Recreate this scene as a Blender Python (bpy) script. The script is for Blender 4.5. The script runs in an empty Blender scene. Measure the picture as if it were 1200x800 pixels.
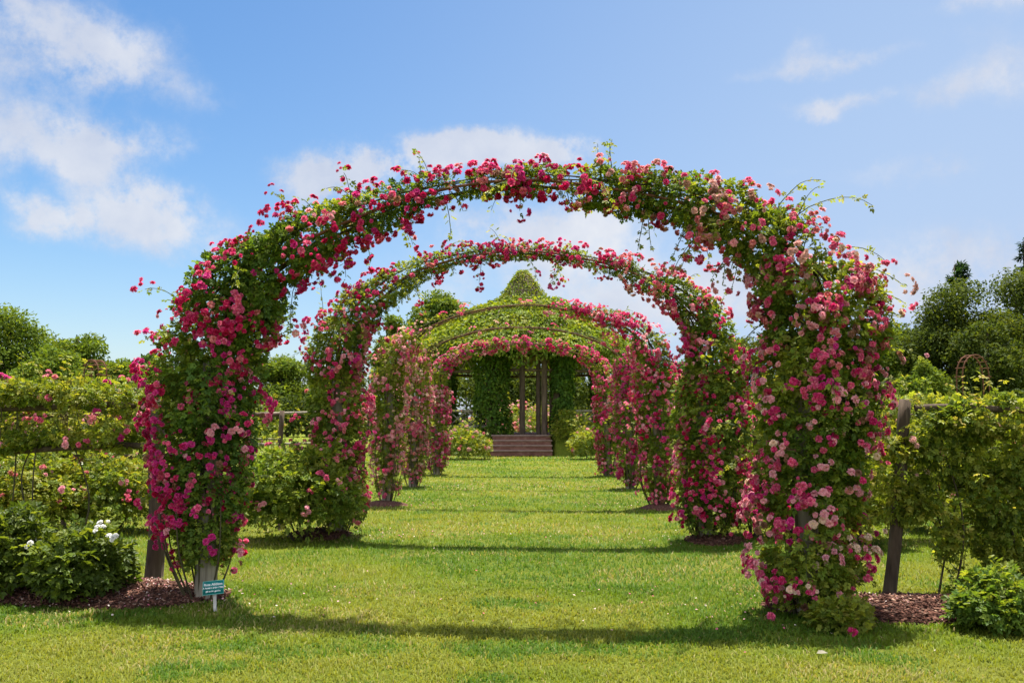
import bpy, math, random
import numpy as np
from mathutils import Vector, Matrix

SC = bpy.context.scene
COL = SC.collection
rad = math.radians
RNG = np.random.default_rng(11)

# ------------------------------------------------------------------ camera
CAM = np.array([0.18, 0.0, 1.5])
F = 1100.0
TILT = math.atan(88 / F)
YAW = math.atan(18 / F)
cam_d = bpy.data.cameras.new('camera')
cam_d.sensor_width = 36.0
cam_d.lens = 36.0 * F / 1200.0
cam_d.clip_end = 5000.0
cam = bpy.data.objects.new('camera', cam_d)
COL.objects.link(cam)
cam.location = CAM
cam.rotation_euler = (rad(90) + TILT, 0, YAW)
SC.camera = cam
CR = np.array(cam.rotation_euler.to_matrix())


def ray(px, py):
    d = CR @ np.array([(px - 600) / F, -(py - 400) / F, -1.0])
    return d / np.linalg.norm(d)


def at(px, py, Y):
    d = ray(px, py)
    return CAM + d * ((Y - CAM[1]) / d[1])


def gp(px, py, z=0.0):
    d = ray(px, py)
    return CAM + d * ((z - CAM[2]) / d[2])


ROW_T = np.array([math.cos(rad(6)), -math.sin(rad(6)), 0.0])
ROW_N = np.array([math.sin(rad(6)), math.cos(rad(6)), 0.0])
ROW_Y = [7.55, 11.75, 15.95, 20.1, 24.3]


def at_row(px, py, i, off=0.0):
    d = ray(px, py)
    p0 = np.array([0, ROW_Y[i], 0]) + ROW_N * off
    return CAM + d * (np.dot(p0 - CAM, ROW_N) / np.dot(d, ROW_N))


# ------------------------------------------------------------------ noise
def _hash(ix, iy, iz, seed):
    h = (ix.astype(np.int64) * 374761393 + iy.astype(np.int64) * 668265263 + iz.astype(np.int64) * 2147483647 + seed * 1274126177) & 0xffffffff
    h = ((h ^ (h >> 13)) * 1274126177) & 0xffffffff
    h = ((h ^ (h >> 16)) * 2246822519) & 0xffffffff
    return ((h ^ (h >> 15)) & 0xffffff) / float(0xffffff)


def vnoise(p, seed=0):
    p = np.asarray(p, float)
    i = np.floor(p)
    f = p - i
    f = f * f * (3 - 2 * f)
    i = i.astype(np.int64)
    r = 0
    for dx in (0, 1):
        for dy in (0, 1):
            for dz in (0, 1):
                w = (f[:, 0] if dx else 1 - f[:, 0]) * (f[:, 1] if dy else 1 - f[:, 1]) * (f[:, 2] if dz else 1 - f[:, 2])
                r = r + w * _hash(i[:, 0] + dx, i[:, 1] + dy, i[:, 2] + dz, seed)
    return r


def fbm(p, seed=0, o=3):
    a, s, t = 1.0, 0, 0
    for k in range(o):
        s = s + a * vnoise(np.asarray(p) * 2 ** k, seed + k)
        t += a
        a *= .5
    return s / t


def norm(v):
    return v / np.maximum(np.linalg.norm(v, axis=-1, keepdims=True), 1e-9)


# ------------------------------------------------------------------ mesh builder
class MB:
    def __init__(self):
        self.V, self.F, self.C, self.n = [], {}, [], 0

    def add(self, V, F, C):
        V = np.asarray(V, np.float32)
        F = np.asarray(F, np.int64)
        C = np.asarray(C, np.float32)
        if C.ndim == 1:
            C = np.tile(C[:3], (len(V), 1))
        self.V.append(V)
        self.C.append(C[:, :3])
        self.F.setdefault(F.shape[1], []).append(F + self.n)
        self.n += len(V)

    def inst(self, T, pos, M, scale, colr, vary=0.0, rng=None):
        """T = (V, F, tint) template; pos Nx3, M Nx3x3 (columns = axes), scale N, colr Nx3"""
        V, Fc, tint = T
        n, k = len(pos), len(V)
        if n == 0:
            return
        P = np.einsum('nij,kj->nki', M, V) * np.asarray(scale).reshape(-1, 1, 1) + pos[:, None, :]
        C = colr[:, None, :] * tint[None, :, :] if tint.ndim == 2 else np.repeat(colr[:, None, :], k, 1)
        FF = (Fc[None] + (np.arange(n) * k)[:, None, None]).reshape(-1, Fc.shape[1])
        self.add(P.reshape(-1, 3), FF, C.reshape(-1, 3))

    def mesh(self, name, smooth=False):
        V = np.concatenate(self.V)
        C = np.concatenate(self.C)
        me = bpy.data.meshes.new(name)
        me.vertices.add(len(V))
        me.vertices.foreach_set('co', V.ravel())
        li, ls, tot = [], [], 0
        for k, fs in self.F.items():
            f = np.concatenate(fs)
            li.append(f.ravel())
            ls.append(tot + np.arange(len(f)) * k)
            tot += f.size
        li = np.concatenate(li).astype(np.int32)
        ls = np.concatenate(ls).astype(np.int32)
        me.loops.add(len(li))
        me.loops.foreach_set('vertex_index', li)
        me.polygons.add(len(ls))
        me.polygons.foreach_set('loop_start', ls)
        me.update(calc_edges=True)
        a = me.attributes.new('Col', 'FLOAT_COLOR', 'POINT')
        c4 = np.ones((len(V), 4), np.float32)
        c4[:, :3] = np.clip(C, 0, 1)
        a.data.foreach_set('color', c4.ravel())
        if smooth:
            me.polygons.foreach_set('use_smooth', np.ones(len(ls), bool))
        me.validate()
        return me

    def build(self, name, mat, parent=None, smooth=False):
        me = self.mesh(name, smooth)
        me.materials.append(mat)
        return link(name, me, parent)


def link(name, me, parent=None):
    o = bpy.data.objects.new(name, me)
    COL.objects.link(o)
    if parent is not None:
        o.parent = parent
        if parent.parent is None:
            o.matrix_parent_inverse = Matrix.Translation(-Vector(parent.location))
    return o


def tag(o, label=None, cat=None, group=None, kind=None):
    if label: o['label'] = label
    if cat: o['category'] = cat
    if group: o['group'] = group
    if kind: o['kind'] = kind
    return o


def thing(name, label, cat, loc, group=None):
    o = bpy.data.objects.new(name, None)
    COL.objects.link(o)
    o.empty_display_size = .2
    o.location = tuple(float(c) for c in loc)
    return tag(o, label, cat, group)


# ------------------------------------------------------------------ shapes
def frames(d, up):
    X = norm(d)
    Z = norm(up - X * np.sum(up * X, -1, keepdims=True))
    Y = np.cross(Z, X)
    return np.stack([X, Y, Z], -1)


def tube(pts, rads, n=8, cap=True, rough=0.0, seed=0):
    pts = np.asarray(pts, float)
    rads = np.broadcast_to(np.asarray(rads, float), (len(pts),))
    T = np.gradient(pts, axis=0)
    T = norm(T)
    ref = np.array([0, 0, 1.0]) if abs(T[:, 2]).mean() < .8 else np.array([0, 1.0, 0])
    A = norm(np.cross(T, ref))
    B = np.cross(T, A)
    a = np.arange(n) * 2 * math.pi / n
    ring = (np.cos(a)[None, :, None] * A[:, None] + np.sin(a)[None, :, None] * B[:, None])
    V = pts[:, None] + ring * rads[:, None, None]
    V = V.reshape(-1, 3)
    if rough:
        nn = vnoise(V * np.array([14, 14, 3.0]), seed) - .5
        c = np.repeat(pts, n, 0)
        V = c + (V - c) * (1 + rough * nn[:, None])
    Fq = []
    for i in range(len(pts) - 1):
        for j in range(n):
            Fq.append((i * n + j, i * n + (j + 1) % n, (i + 1) * n + (j + 1) % n, (i + 1) * n + j))
    V = list(V)
    if cap:
        for e, base in ((0, 0), (len(pts) - 1, (len(pts) - 1) * n)):
            V.append(pts[e])
            k = len(V) - 1
            for j in range(0, n):
                a_, b_ = base + j, base + (j + 1) % n
                Fq.append((a_, b_, k, k) if False else (a_, b_, k, a_))
    # caps as triangles need their own list
    quads = [f for f in Fq if len(set(f)) == 4]
    tris = [f[:3] for f in Fq if len(set(f)) == 3]
    return np.array(V), np.array(quads), np.array(tris)


def add_tube(mb, pts, rads, col, n=8, cap=True, rough=0.0, seed=0):
    V, q, t = tube(pts, rads, n, cap, rough, seed)
    base = mb.n
    mb.add(V, q, col)
    if len(t):
        mb.F.setdefault(3, []).append(t + base)


def add_box(mb, c, s, col, rot=0.0, jit=0):
    x, y, z = np.array(s) / 2
    V = np.array([(a, b, d) for a in (-x, x) for b in (-y, y) for d in (-z, z)])
    cr, sr = math.cos(rot), math.sin(rot)
    V = V @ np.array([[cr, sr, 0], [-sr, cr, 0], [0, 0, 1]]) + np.array(c)
    Fq = [(0, 1, 3, 2), (4, 6, 7, 5), (0, 4, 5, 1), (2, 3, 7, 6), (0, 2, 6, 4), (1, 5, 7, 3)]
    mb.add(V, Fq, col)


def bez(P, n=14):
    P = np.asarray(P, float)
    t = np.linspace(0, 1, len(P))
    u = np.linspace(0, 1, n)
    # Catmull-Rom resampling
    out = []
    for x in u:
        k = min(int(x * (len(P) - 1)), len(P) - 2)
        f = x * (len(P) - 1) - k
        p0, p1, p2, p3 = P[max(k - 1, 0)], P[k], P[k + 1], P[min(k + 2, len(P) - 1)]
        out.append(.5 * ((2 * p1) + (-p0 + p2) * f + (2 * p0 - 5 * p1 + 4 * p2 - p3) * f * f + (-p0 + 3 * p1 - 3 * p2 + p3) * f ** 3))
    return np.array(out)


# leaf: pointed oval folded along its midrib, axis +X, normal +Z
def leaf6(L=1.0, W=.6, fold=.12, bend=.12):
    V = np.array([(0, 0, 0), (.3 * L, W * .5, fold), (.68 * L, W * .42, fold - bend * .4), (L, 0, -bend), (.68 * L, -W * .42, fold - bend * .4), (.3 * L, -W * .5, fold)])
    return V, np.array([(0, 3, 2, 1), (0, 5, 4, 3)])


def leaf4(L=1.0, W=.6, fold=.1, bend=.1):
    V = np.array([(0, 0, 0), (.45 * L, W * .5, fold), (L, 0, -bend), (.45 * L, -W * .5, fold)])
    return V, np.array([(0, 2, 1), (0, 3, 2)])


def compound(leaf, seed=0):
    """a rose leaf: five leaflets on a stalk, about 1 unit long"""
    r = np.random.default_rng(seed)
    Vs, Fs, Cs, n = [], [], [], 0
    for (x, a, s) in ((.30, 62, .38), (.30, -62, .38), (.55, 52, .45), (.55, -52, .45), (.62, 0, .5)):
        V, Fc = leaf
        a = rad(a + r.uniform(-12, 12))
        ti = rad(r.uniform(-25, 25))
        c, s_ = math.cos(a), math.sin(a)
        R = np.array([[c, -s_, 0], [s_, c, 0], [0, 0, 1]]) @ np.array([[1, 0, 0], [0, math.cos(ti), -math.sin(ti)], [0, math.sin(ti), math.cos(ti)]])
        W = (V * s) @ R.T + np.array([x, 0, -.12 * x])
        Vs.append(W)
        Fs.append(Fc + n)
        n += len(W)
        Cs.append(np.ones((len(W), 3)) * r.uniform(.85, 1.15))
    return np.concatenate(Vs), np.concatenate(Fs), np.concatenate(Cs)


SPRIG6 = [compound(leaf6(), s) for s in range(4)]
SPRIG4 = [compound(leaf4(), s) for s in range(4)]
LEAF6 = leaf6() + (np.ones((6, 3)),)
LEAF4 = leaf4() + (np.ones((4, 3)),)


def bloom_template(fine, seed=0):
    r = np.random.default_rng(seed)
    rings = ((7, 4, 1.0), (7, 30, .98), (6, 52, .88), (5, 70, .74), (4, 82, .62)) if fine else ((6, 12, 1.0), (6, 44, .92), (4, 72, .75))
    nt = 3 if fine else 2
    ns = 3
    Vs, Fs, ts, n = [], [], [], 0
    for k, (cnt, el, L) in enumerate(rings):
        for j in range(cnt):
            phi = 2 * math.pi * (j + .5 * (k % 2)) / cnt + r.uniform(-.2, .2)
            e0 = rad(el + r.uniform(-9, 9))
            l = L * r.uniform(.86, 1.12)
            w = l * (.62 if cnt > 4 else .55)
            V = []
            for a in range(nt):
                t = a / (nt - 1)
                e = e0 + (0.5 - t) * .9 + r.uniform(-.12, .12) if fine else e0
                hw = w * (.25, 1.0, .78)[a] if fine else w * (.35, .95)[a]
                for s in (-1, 0, 1):
                    rr = .06 + t * l * math.cos(e) - .10 * abs(s) * t * l
                    z = t * l * math.sin(e) + .12 * s * s * l * t + r.uniform(-.03, .03)
                    V.append((rr * math.cos(phi) - s * hw * .55 * math.sin(phi), rr * math.sin(phi) + s * hw * .55 * math.cos(phi), z - .1 * k * 0))
                    ts.append((t, k / (len(rings) - 1), r.uniform(0, 1)))
            Fc = []
            for a in range(nt - 1):
                for s in range(ns - 1):
                    i = a * ns + s
                    Fc.append((i, i + 1, i + ns + 1, i + ns))
            Vs.append(np.array(V))
            Fs.append(np.array(Fc) + n)
            n += len(V)
    return np.concatenate(Vs), np.concatenate(Fs), np.array(ts)


BLOOM_F = [bloom_template(True, s) for s in range(3)]
BLOOM_C = [bloom_template(False, s + 9) for s in range(3)]
# petal, eye, edge
PAL = {
    'crimson': ((.50, .008, .075), (.62, .05, .14), (.42, .006, .07)),
    'rose': ((.60, .020, .135), (.72, .22, .30), (.56, .02, .14)),
    'magenta': ((.52, .014, .17), (.66, .16, .30), (.56, .03, .22)),
    'pink': ((.68, .085, .20), (.80, .42, .42), (.66, .09, .22)),
    'salmon': ((.64, .16, .17), (.78, .48, .38), (.62, .17, .20)),
    'pale': ((.76, .34, .37), (.84, .66, .60), (.78, .30, .38)),
    'faded': ((.62, .36, .30), (.75, .58, .42), (.55, .28, .26)),
    'cream': ((.80, .62, .45), (.85, .72, .5), (.8, .55, .45)),
    'spent': ((.34, .17, .10), (.42, .27, .14), (.26, .12, .08)),
    'white': ((.80, .80, .76), (.80, .80, .68), (.82, .82, .80)),
    'apricot': ((.72, .30, .16), (.8, .5, .25), (.72, .26, .2)),
}


def bloom_cols(ts, name):
    p, e, g = (np.array(c) for c in PAL[name])
    t = ts[:, :1]
    inner = ts[:, 1:2]
    c = np.where(t < .5, e + (p - e) * (t * 2), p + (g - p) * ((t - .5) * 2))
    pale = (ts[:, 2:3] > .8) & (t > .4)
    c = np.where(pale, c * .45 + e * .55, c)
    c = c * (.80 + .4 * ts[:, 2:3])
    return c


# ------------------------------------------------------------------ materials
def new_mat(name):
    m = bpy.data.materials.new(name)
    m.use_nodes = True
    nt = m.node_tree
    nt.nodes.clear()
    return m, nt


def N(nt, t, **k):
    n = nt.nodes.new(t)
    for a, b in k.items():
        if a in n.inputs:
            n.inputs[a].default_value = b
        else:
            setattr(n, a, b)
    return n


def leafy(name, rough=.5, trans=.35, tcol=(1.5, 1.35, .5), spec=.3, rnd=0.0):
    m, nt = new_mat(name)
    L = nt.links.new
    out = N(nt, 'ShaderNodeOutputMaterial')
    at_ = N(nt, 'ShaderNodeAttribute', attribute_name='Col')
    col = at_.outputs['Color']
    if rnd:
        oi = N(nt, 'ShaderNodeObjectInfo')
        hs = N(nt, 'ShaderNodeHueSaturation')
        mr = N(nt, 'ShaderNodeMapRange')
        mr.inputs['To Min'].default_value = 1 - rnd
        mr.inputs['To Max'].default_value = 1 + rnd
        L(oi.outputs['Random'], mr.inputs['Value'])
        L(mr.outputs['Result'], hs.inputs['Value'])
        L(col, hs.inputs['Color'])
        col = hs.outputs['Color']
    p = N(nt, 'ShaderNodeBsdfPrincipled', Roughness=rough)
    p.inputs['Specular IOR Level'].default_value = spec
    L(col, p.inputs['Base Color'])
    tr = N(nt, 'ShaderNodeBsdfTranslucent')
    mu = N(nt, 'ShaderNodeMix', data_type='RGBA', blend_type='MULTIPLY')
    mu.inputs[0].default_value = 1.0
    mu.inputs[7].default_value = (*tcol, 1)
    L(col, mu.inputs[6])
    L(mu.outputs[2], tr.inputs['Color'])
    mx = N(nt, 'ShaderNodeMixShader')
    mx.inputs[0].default_value = trans
    L(p.outputs[0], mx.inputs[1])
    L(tr.outputs[0], mx.inputs[2])
    L(mx.outputs[0], out.inputs[0])
    return m


def surf(name, cols, scale=(6, 6, 6), rough=.85, detail=6, bump=.3, bscale=None, usecol=False, spec=.25, dist=.02):
    """noise-mottled surface; cols = list of (pos, rgb)"""
    m, nt = new_mat(name)
    L = nt.links.new
    out = N(nt, 'ShaderNodeOutputMaterial')
    p = N(nt, 'ShaderNodeBsdfPrincipled', Roughness=rough)
    p.inputs['Specular IOR Level'].default_value = spec
    tc = N(nt, 'ShaderNodeTexCoord')
    mp = N(nt, 'ShaderNodeMapping')
    mp.inputs['Scale'].default_value = scale
    no = N(nt, 'ShaderNodeTexNoise', Scale=1.0, Detail=detail, Roughness=.6)
    L(tc.outputs['Object'], mp.inputs[0])
    L(mp.outputs[0], no.inputs['Vector'])
    cr = N(nt, 'ShaderNodeValToRGB')
    el = cr.color_ramp.elements
    el[0].position, el[0].color = cols[0][0], (*cols[0][1], 1)
    el[1].position, el[1].color = cols[-1][0], (*cols[-1][1], 1)
    for q, c in cols[1:-1]:
        e = el.new(q)
        e.color = (*c, 1)
    L(no.outputs['Fac'], cr.inputs[0])
    c = cr.outputs[0]
    if usecol:
        a = N(nt, 'ShaderNodeAttribute', attribute_name='Col')
        mu = N(nt, 'ShaderNodeMix', data_type='RGBA', blend_type='MULTIPLY')
        mu.inputs[0].default_value = 1
        L(a.outputs['Color'], mu.inputs[6])
        L(c, mu.inputs[7])
        c = mu.outputs[2]
    L(c, p.inputs['Base Color'])
    if bump:
        b = N(nt, 'ShaderNodeBump', Strength=bump, Distance=dist)
        L(no.outputs['Fac'], b.inputs['Height'])
        L(b.outputs[0], p.inputs['Normal'])
    L(p.outputs[0], out.inputs[0])
    return m


M_LEAF = leafy('rose_leaf', .48, .45, spec=.2)
M_TREE = leafy('tree_leaf', .65, .42, spec=.08)
M_IVY = leafy('creeper_leaf', .55, .42, spec=.18)
M_PETAL = leafy('petal', .6, .42, (1.3, 1.25, 1.25), .15, .14)
M_GRASS = leafy('grass_blade', .6, .40, (1.35, 1.25, .6), .2)
M_CANE = surf('cane_bark', [(.3, (.035, .028, .014)), (.7, (.09, .075, .035))], (20, 20, 5), .8)
M_WOOD = surf('weathered_wood', [(.25, (.10, .085, .062)), (.5, (.24, .205, .155)), (.75, (.36, .32, .25))], (22, 22, 2.2), .9, bump=.6)
M_DKWOOD = surf('dark_wood', [(.25, (.030, .020, .013)), (.5, (.075, .052, .034)), (.75, (.14, .10, .07))], (22, 22, 2.5), .9, bump=.6)
M_LOG = surf('log_bark', [(.3, (.05, .033, .022)), (.55, (.13, .09, .062)), (.8, (.22, .16, .11))], (9, 9, 1.6), .9, bump=.5)
M_RUST = surf('rusty_iron', [(.3, (.06, .028, .016)), (.6, (.16, .062, .03)), (.8, (.22, .10, .05))], (30, 30, 30), .8)
M_BARK = surf('tree_bark', [(.3, (.035, .028, .02)), (.7, (.12, .095, .07))], (4, 4, 1), .95)
M_MULCH = surf('mulch', [(.3, (.036, .014, .009)), (.5, (.11, .046, .030)), (.72, (.20, .10, .068))], (38, 38, 38), .95, bump=1.0, dist=.03)
M_CHIP = surf('wood_chip', [(.2, (.6, .6, .6)), (.8, (1.1, 1.1, 1.1))], (40, 40, 40), .9, usecol=True, bump=0)
M_STONE = surf('brownstone', [(.25, (.10, .044, .030)), (.5, (.19, .085, .060)), (.75, (.29, .155, .115))], (5, 5, 9), .85, bump=.4)
M_PATH = surf('path_gravel', [(.3, (.36, .33, .29)), (.7, (.52, .49, .45))], (8, 8, 8), .95)
M_SHINGLE = surf('roof_shingle', [(.3, (.05, .035, .025)), (.7, (.14, .10, .07))], (3, 3, 12), .9)
M_SIGN = surf('sign_green', [(.3, (.0, .155, .15)), (.7, (.004, .20, .19))], (9, 9, 9), .4, bump=0, spec=.4)
M_WHITE = surf('sign_white', [(.3, (.70, .70, .68)), (.7, (.80, .80, .78))], (9, 9, 9), .5, bump=0)
M_STAKE = surf('stake_wood', [(.3, (.48, .45, .40)), (.7, (.68, .65, .60))], (60, 60, 6), .8, bump=.2)


def mat_ground():
    m, nt = new_mat('lawn_soil')
    L = nt.links.new
    out = N(nt, 'ShaderNodeOutputMaterial')
    p = N(nt, 'ShaderNodeBsdfPrincipled', Roughness=.95)
    p.inputs['Specular IOR Level'].default_value = .1
    tc = N(nt, 'ShaderNodeTexCoord')
    n1 = N(nt, 'ShaderNodeTexNoise', Scale=.55, Detail=6.0, Roughness=.65)
    n2 = N(nt, 'ShaderNodeTexNoise', Scale=28.0, Detail=5.0, Roughness=.7)
    n3 = N(nt, 'ShaderNodeTexNoise', Scale=120.0, Detail=3.0, Roughness=.7)
    for n in (n1, n2, n3):
        L(tc.outputs['Object'], n.inputs['Vector'])
    c1 = N(nt, 'ShaderNodeValToRGB')
    e = c1.color_ramp.elements
    e[0].position, e[0].color = .32, (.085, .135, .012, 1)
    e[1].position, e[1].color = .70, (.19, .20, .035, 1)
    x = e.new(.5)
    x.color = (.145, .18, .018, 1)
    L(n1.outputs['Fac'], c1.inputs[0])
    c2 = N(nt, 'ShaderNodeValToRGB')
    e = c2.color_ramp.elements
    e[0].position, e[0].color = .3, (.55, .6, .5, 1)
    e[1].position, e[1].color = .7, (1.3, 1.25, 1.2, 1)
    L(n2.outputs['Fac'], c2.inputs[0])
    mu = N(nt, 'ShaderNodeMix', data_type='RGBA', blend_type='MULTIPLY')
    mu.inputs[0].default_value = 1
    L(c1.outputs[0], mu.inputs[6])
    L(c2.outputs[0], mu.inputs[7])
    L(mu.outputs[2], p.inputs['Base Color'])
    ad = N(nt, 'ShaderNodeMath', operation='ADD')
    L(n2.outputs['Fac'], ad.inputs[0])
    L(n3.outputs['Fac'], ad.inputs[1])
    b = N(nt, 'ShaderNodeBump', Strength=.8, Distance=.04)
    L(ad.outputs[0], b.inputs['Height'])
    L(b.outputs[0], p.inputs['Normal'])
    L(p.outputs[0], out.inputs[0])
    return m


M_GROUND = mat_ground()

# ------------------------------------------------------------------ world + sun
SUN_EL, SUN_AZ = rad(75), rad(15)      # azimuth measured from +Y (view direction) to the right
EXPO = 1.2


def build_world():
    w = bpy.data.worlds.new('World')
    SC.world = w
    w.use_nodes = True
    nt = w.node_tree
    nt.nodes.clear()
    L = nt.links.new
    out = N(nt, 'ShaderNodeOutputWorld')
    bg = N(nt, 'ShaderNodeBackground', Strength=.125)
    sky = N(nt, 'ShaderNodeTexSky', sky_type='NISHITA')
    sky.sun_disc = False
    sky.sun_elevation = SUN_EL
    sky.sun_rotation = SUN_AZ
    sky.air_density = 1.0
    sky.dust_density = 0.6
    sky.ozone_density = 2.2
    tc = N(nt, 'ShaderNodeTexCoord')
    sep = N(nt, 'ShaderNodeSeparateXYZ')
    L(tc.outputs['Generated'], sep.inputs[0])

    def M(op, a, b=None, c=None, clamp=False):
        n = nt.nodes.new('ShaderNodeMath')
        n.operation = op
        n.use_clamp = clamp
        for i, v in enumerate((a, b, c)):
            if v is None: continue
            if isinstance(v, (int, float)): n.inputs[i].default_value = v
            else: L(v, n.inputs[i])
        return n.outputs[0]
    az = M('ARCTAN2', sep.outputs[0], sep.outputs[1])
    el = M('ARCSINE', sep.outputs[2])
    comb = N(nt, 'ShaderNodeCombineXYZ')
    L(az, comb.inputs[0])
    L(el, comb.inputs[1])
    # warp
    nz = N(nt, 'ShaderNodeTexNoise', Scale=7.0, Detail=10.0, Roughness=.66)
    L(tc.outputs['Generated'], nz.inputs['Vector'])
    sub = N(nt, 'ShaderNodeVectorMath', operation='SUBTRACT')
    L(nz.outputs['Color'], sub.inputs[0])
    sub.inputs[1].default_value = (.5, .5, .5)
    sc = N(nt, 'ShaderNodeVectorMath', operation='MULTIPLY')
    L(sub.outputs[0], sc.inputs[0])
    sc.inputs[1].default_value = (.11, .08, 0)
    wv = N(nt, 'ShaderNodeVectorMath', operation='ADD')
    L(comb.outputs[0], wv.inputs[0])
    L(sc.outputs[0], wv.inputs[1])
    blobs = [  # px, py, rx, ry, amount
        (30, 38, 110, 50, .64), (145, 72, 66, 40, .54), (10, 105, 50, 40, .22), (92, 166, 52, 32, 1.05), (185, 165, 48, 20, .45), (0, 175, 22, 30, .6),
        (60, 248, 50, 24, .95), (165, 238, 50, 30, 1.2), (215, 282, 60, 26, .50), (245, 115, 50, 20, .3),
        (370, 215, 46, 28, 1.15), (440, 198, 55, 20, 1.05), (570, 176, 60, 20, 1.4), (655, 182, 45, 15, 1.0), (500, 188, 55, 20, 1.0),
        (590, 268, 90, 30, .62), (700, 275, 90, 34, .42), (650, 340, 220, 50, .50), (800, 365, 120, 40, .4), (300, 400, 160, 40, .15),
        (930, 48, 28, 16, .42), (955, 72, 75, 12, .40), (1000, 118, 75, 12, .46), (965, 132, 32, 13, .36), (1090, 122, 50, 16, .32), (1112, 192, 36, 15, .40),
        (1035, 62, 90, 12, .26), (900, 92, 70, 9, .26), (1020, 205, 120, 12, .22), (1185, 85, 60, 36, .5), (1150, 4, 65, 16, .55), (1110, 325, 170, 50, .62), (1180, 300, 90, 40, .3),
    ]
    tot = None
    for (px, py, rx, ry, s) in blobs:
        d = ray(px, py)
        a0, e0 = math.atan2(d[0], d[1]), math.asin(d[2])
        v = N(nt, 'ShaderNodeVectorMath', operation='SUBTRACT')
        L(wv.outputs[0], v.inputs[0])
        v.inputs[1].default_value = (a0, e0, 0)
        v2 = N(nt, 'ShaderNodeVectorMath', operation='MULTIPLY')
        L(v.outputs[0], v2.inputs[0])
        v2.inputs[1].default_value = (F / rx, F / ry, 0)
        dt = N(nt, 'ShaderNodeVectorMath', operation='DOT_PRODUCT')
        L(v2.outputs[0], dt.inputs[0])
        L(v2.outputs[0], dt.inputs[1])
        g = M('POWER', math.e, M('MULTIPLY', dt.outputs['Value'], -1.0))
        tot = M('MULTIPLY_ADD', g, s, tot if tot is not None else 0.0)
    # unseen cloud over the sky away from the view, added as fill light
    nb = N(nt, 'ShaderNodeTexNoise', Scale=2.2, Detail=7.0, Roughness=.55)
    L(tc.outputs['Generated'], nb.inputs['Vector'])
    away = M('SUBTRACT', 1.0, M('SMOOTH_MIN', M('MULTIPLY', M('ADD', sep.outputs[1], .1), 1.4), 1.0, .1), None, True)
    rest = M('MULTIPLY', M('MULTIPLY', M('SUBTRACT', nb.outputs['Fac'], .44, None, True), 6.0), away)
    nf = N(nt, 'ShaderNodeTexNoise', Scale=13.0, Detail=10.0, Roughness=.66)
    L(tc.outputs['Generated'], nf.inputs['Vector'])
    dens = M('MULTIPLY', tot, M('MULTIPLY_ADD', nf.outputs['Fac'], 4.0, -1.0))
    mr = N(nt, 'ShaderNodeMapRange', interpolation_type='SMOOTHSTEP')
    mr.inputs['From Min'].default_value = .10
    mr.inputs['From Max'].default_value = .88
    L(dens, mr.inputs['Value'])
    fac = M('MULTIPLY', mr.outputs[0], .88)
    # thin veil brightening the sky to the right
    d = ray(1250, 260)
    dv = N(nt, 'ShaderNodeVectorMath', operation='DOT_PRODUCT')
    L(tc.outputs['Generated'], dv.inputs[0])
    dv.inputs[1].default_value = tuple(d)
    veil = M('MULTIPLY', M('POWER', M('MAXIMUM', dv.outputs['Value'], 0.0), 5.5), .84)
    low = M('MULTIPLY', M('POWER', M('SUBTRACT', 1.0, M('ABSOLUTE', sep.outputs[2]), None, True), 7.0), .36)
    veil = M('ADD', veil, low, None, True)
    hs = N(nt, 'ShaderNodeHueSaturation')
    hs.inputs['Saturation'].default_value = 1.30
    hs.inputs['Value'].default_value = .54
    L(sky.outputs[0], hs.inputs['Color'])
    m1 = N(nt, 'ShaderNodeMix', data_type='RGBA')
    L(veil, m1.inputs[0])
    L(hs.outputs[0], m1.inputs[6])
    m1.inputs[7].default_value = (1.75, 2.25, 3.1, 1)
    m2 = N(nt, 'ShaderNodeMix', data_type='RGBA')
    L(fac, m2.inputs[0])
    L(m1.outputs[2], m2.inputs[6])
    n5 = N(nt, 'ShaderNodeTexNoise', Scale=9.0, Detail=6.0, Roughness=.6)
    L(tc.outputs['Generated'], n5.inputs['Vector'])
    m5 = N(nt, 'ShaderNodeMix', data_type='RGBA')
    L(M('MULTIPLY_ADD', n5.outputs['Fac'], 2.6, -.8, True), m5.inputs[0])
    m5.inputs[6].default_value = (2.05, 2.25, 2.75, 1)
    m5.inputs[7].default_value = (2.95, 3.0, 3.15, 1)
    L(m5.outputs[2], m2.inputs[7])
    m3 = N(nt, 'ShaderNodeMix', data_type='RGBA')       # unseen cloud behind the camera, made extra bright to fill the shaded fronts
    L(M('MULTIPLY', rest, .9, None, True), m3.inputs[0])
    L(m2.outputs[2], m3.inputs[6])
    m3.inputs[7].default_value = (7.2, 7.2, 7.2, 1)
    L(m3.outputs[2], bg.inputs['Color'])
    L(bg.outputs[0], out.inputs[0])
    sd = bpy.data.lights.new('sun', 'SUN')
    sd.energy = 5.0
    sd.angle = rad(.9)
    sd.color = (1.0, .95, .86)
    so = bpy.data.objects.new('sun', sd)
    COL.objects.link(so)
    dirv = Vector((math.sin(SUN_AZ) * math.cos(SUN_EL), math.cos(SUN_AZ) * math.cos(SUN_EL), math.sin(SUN_EL)))
    so.rotation_euler = dirv.to_track_quat('Z', 'Y').to_euler()
    so.location = dirv * 60


build_world()
SC.view_settings.view_transform = 'Standard'
SC.view_settings.look = 'None'
SC.view_settings.exposure = EXPO
SC.view_settings.gamma = 1.0
SC.view_settings.use_curve_mapping = False
SC.render.engine = 'CYCLES'
cy = SC.cycles
cy.max_bounces = 7
cy.diffuse_bounces = 2
cy.glossy_bounces = 2
cy.transmission_bounces = 4
cy.volume_bounces = 0
cy.transparent_max_bounces = 6
cy.use_denoising = True
try:
    cy.denoiser = 'OPENIMAGEDENOISE'
    cy.denoising_prefilter = 'ACCURATE'
except Exception:
    pass
cy.sample_clamp_indirect = 6.0

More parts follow.
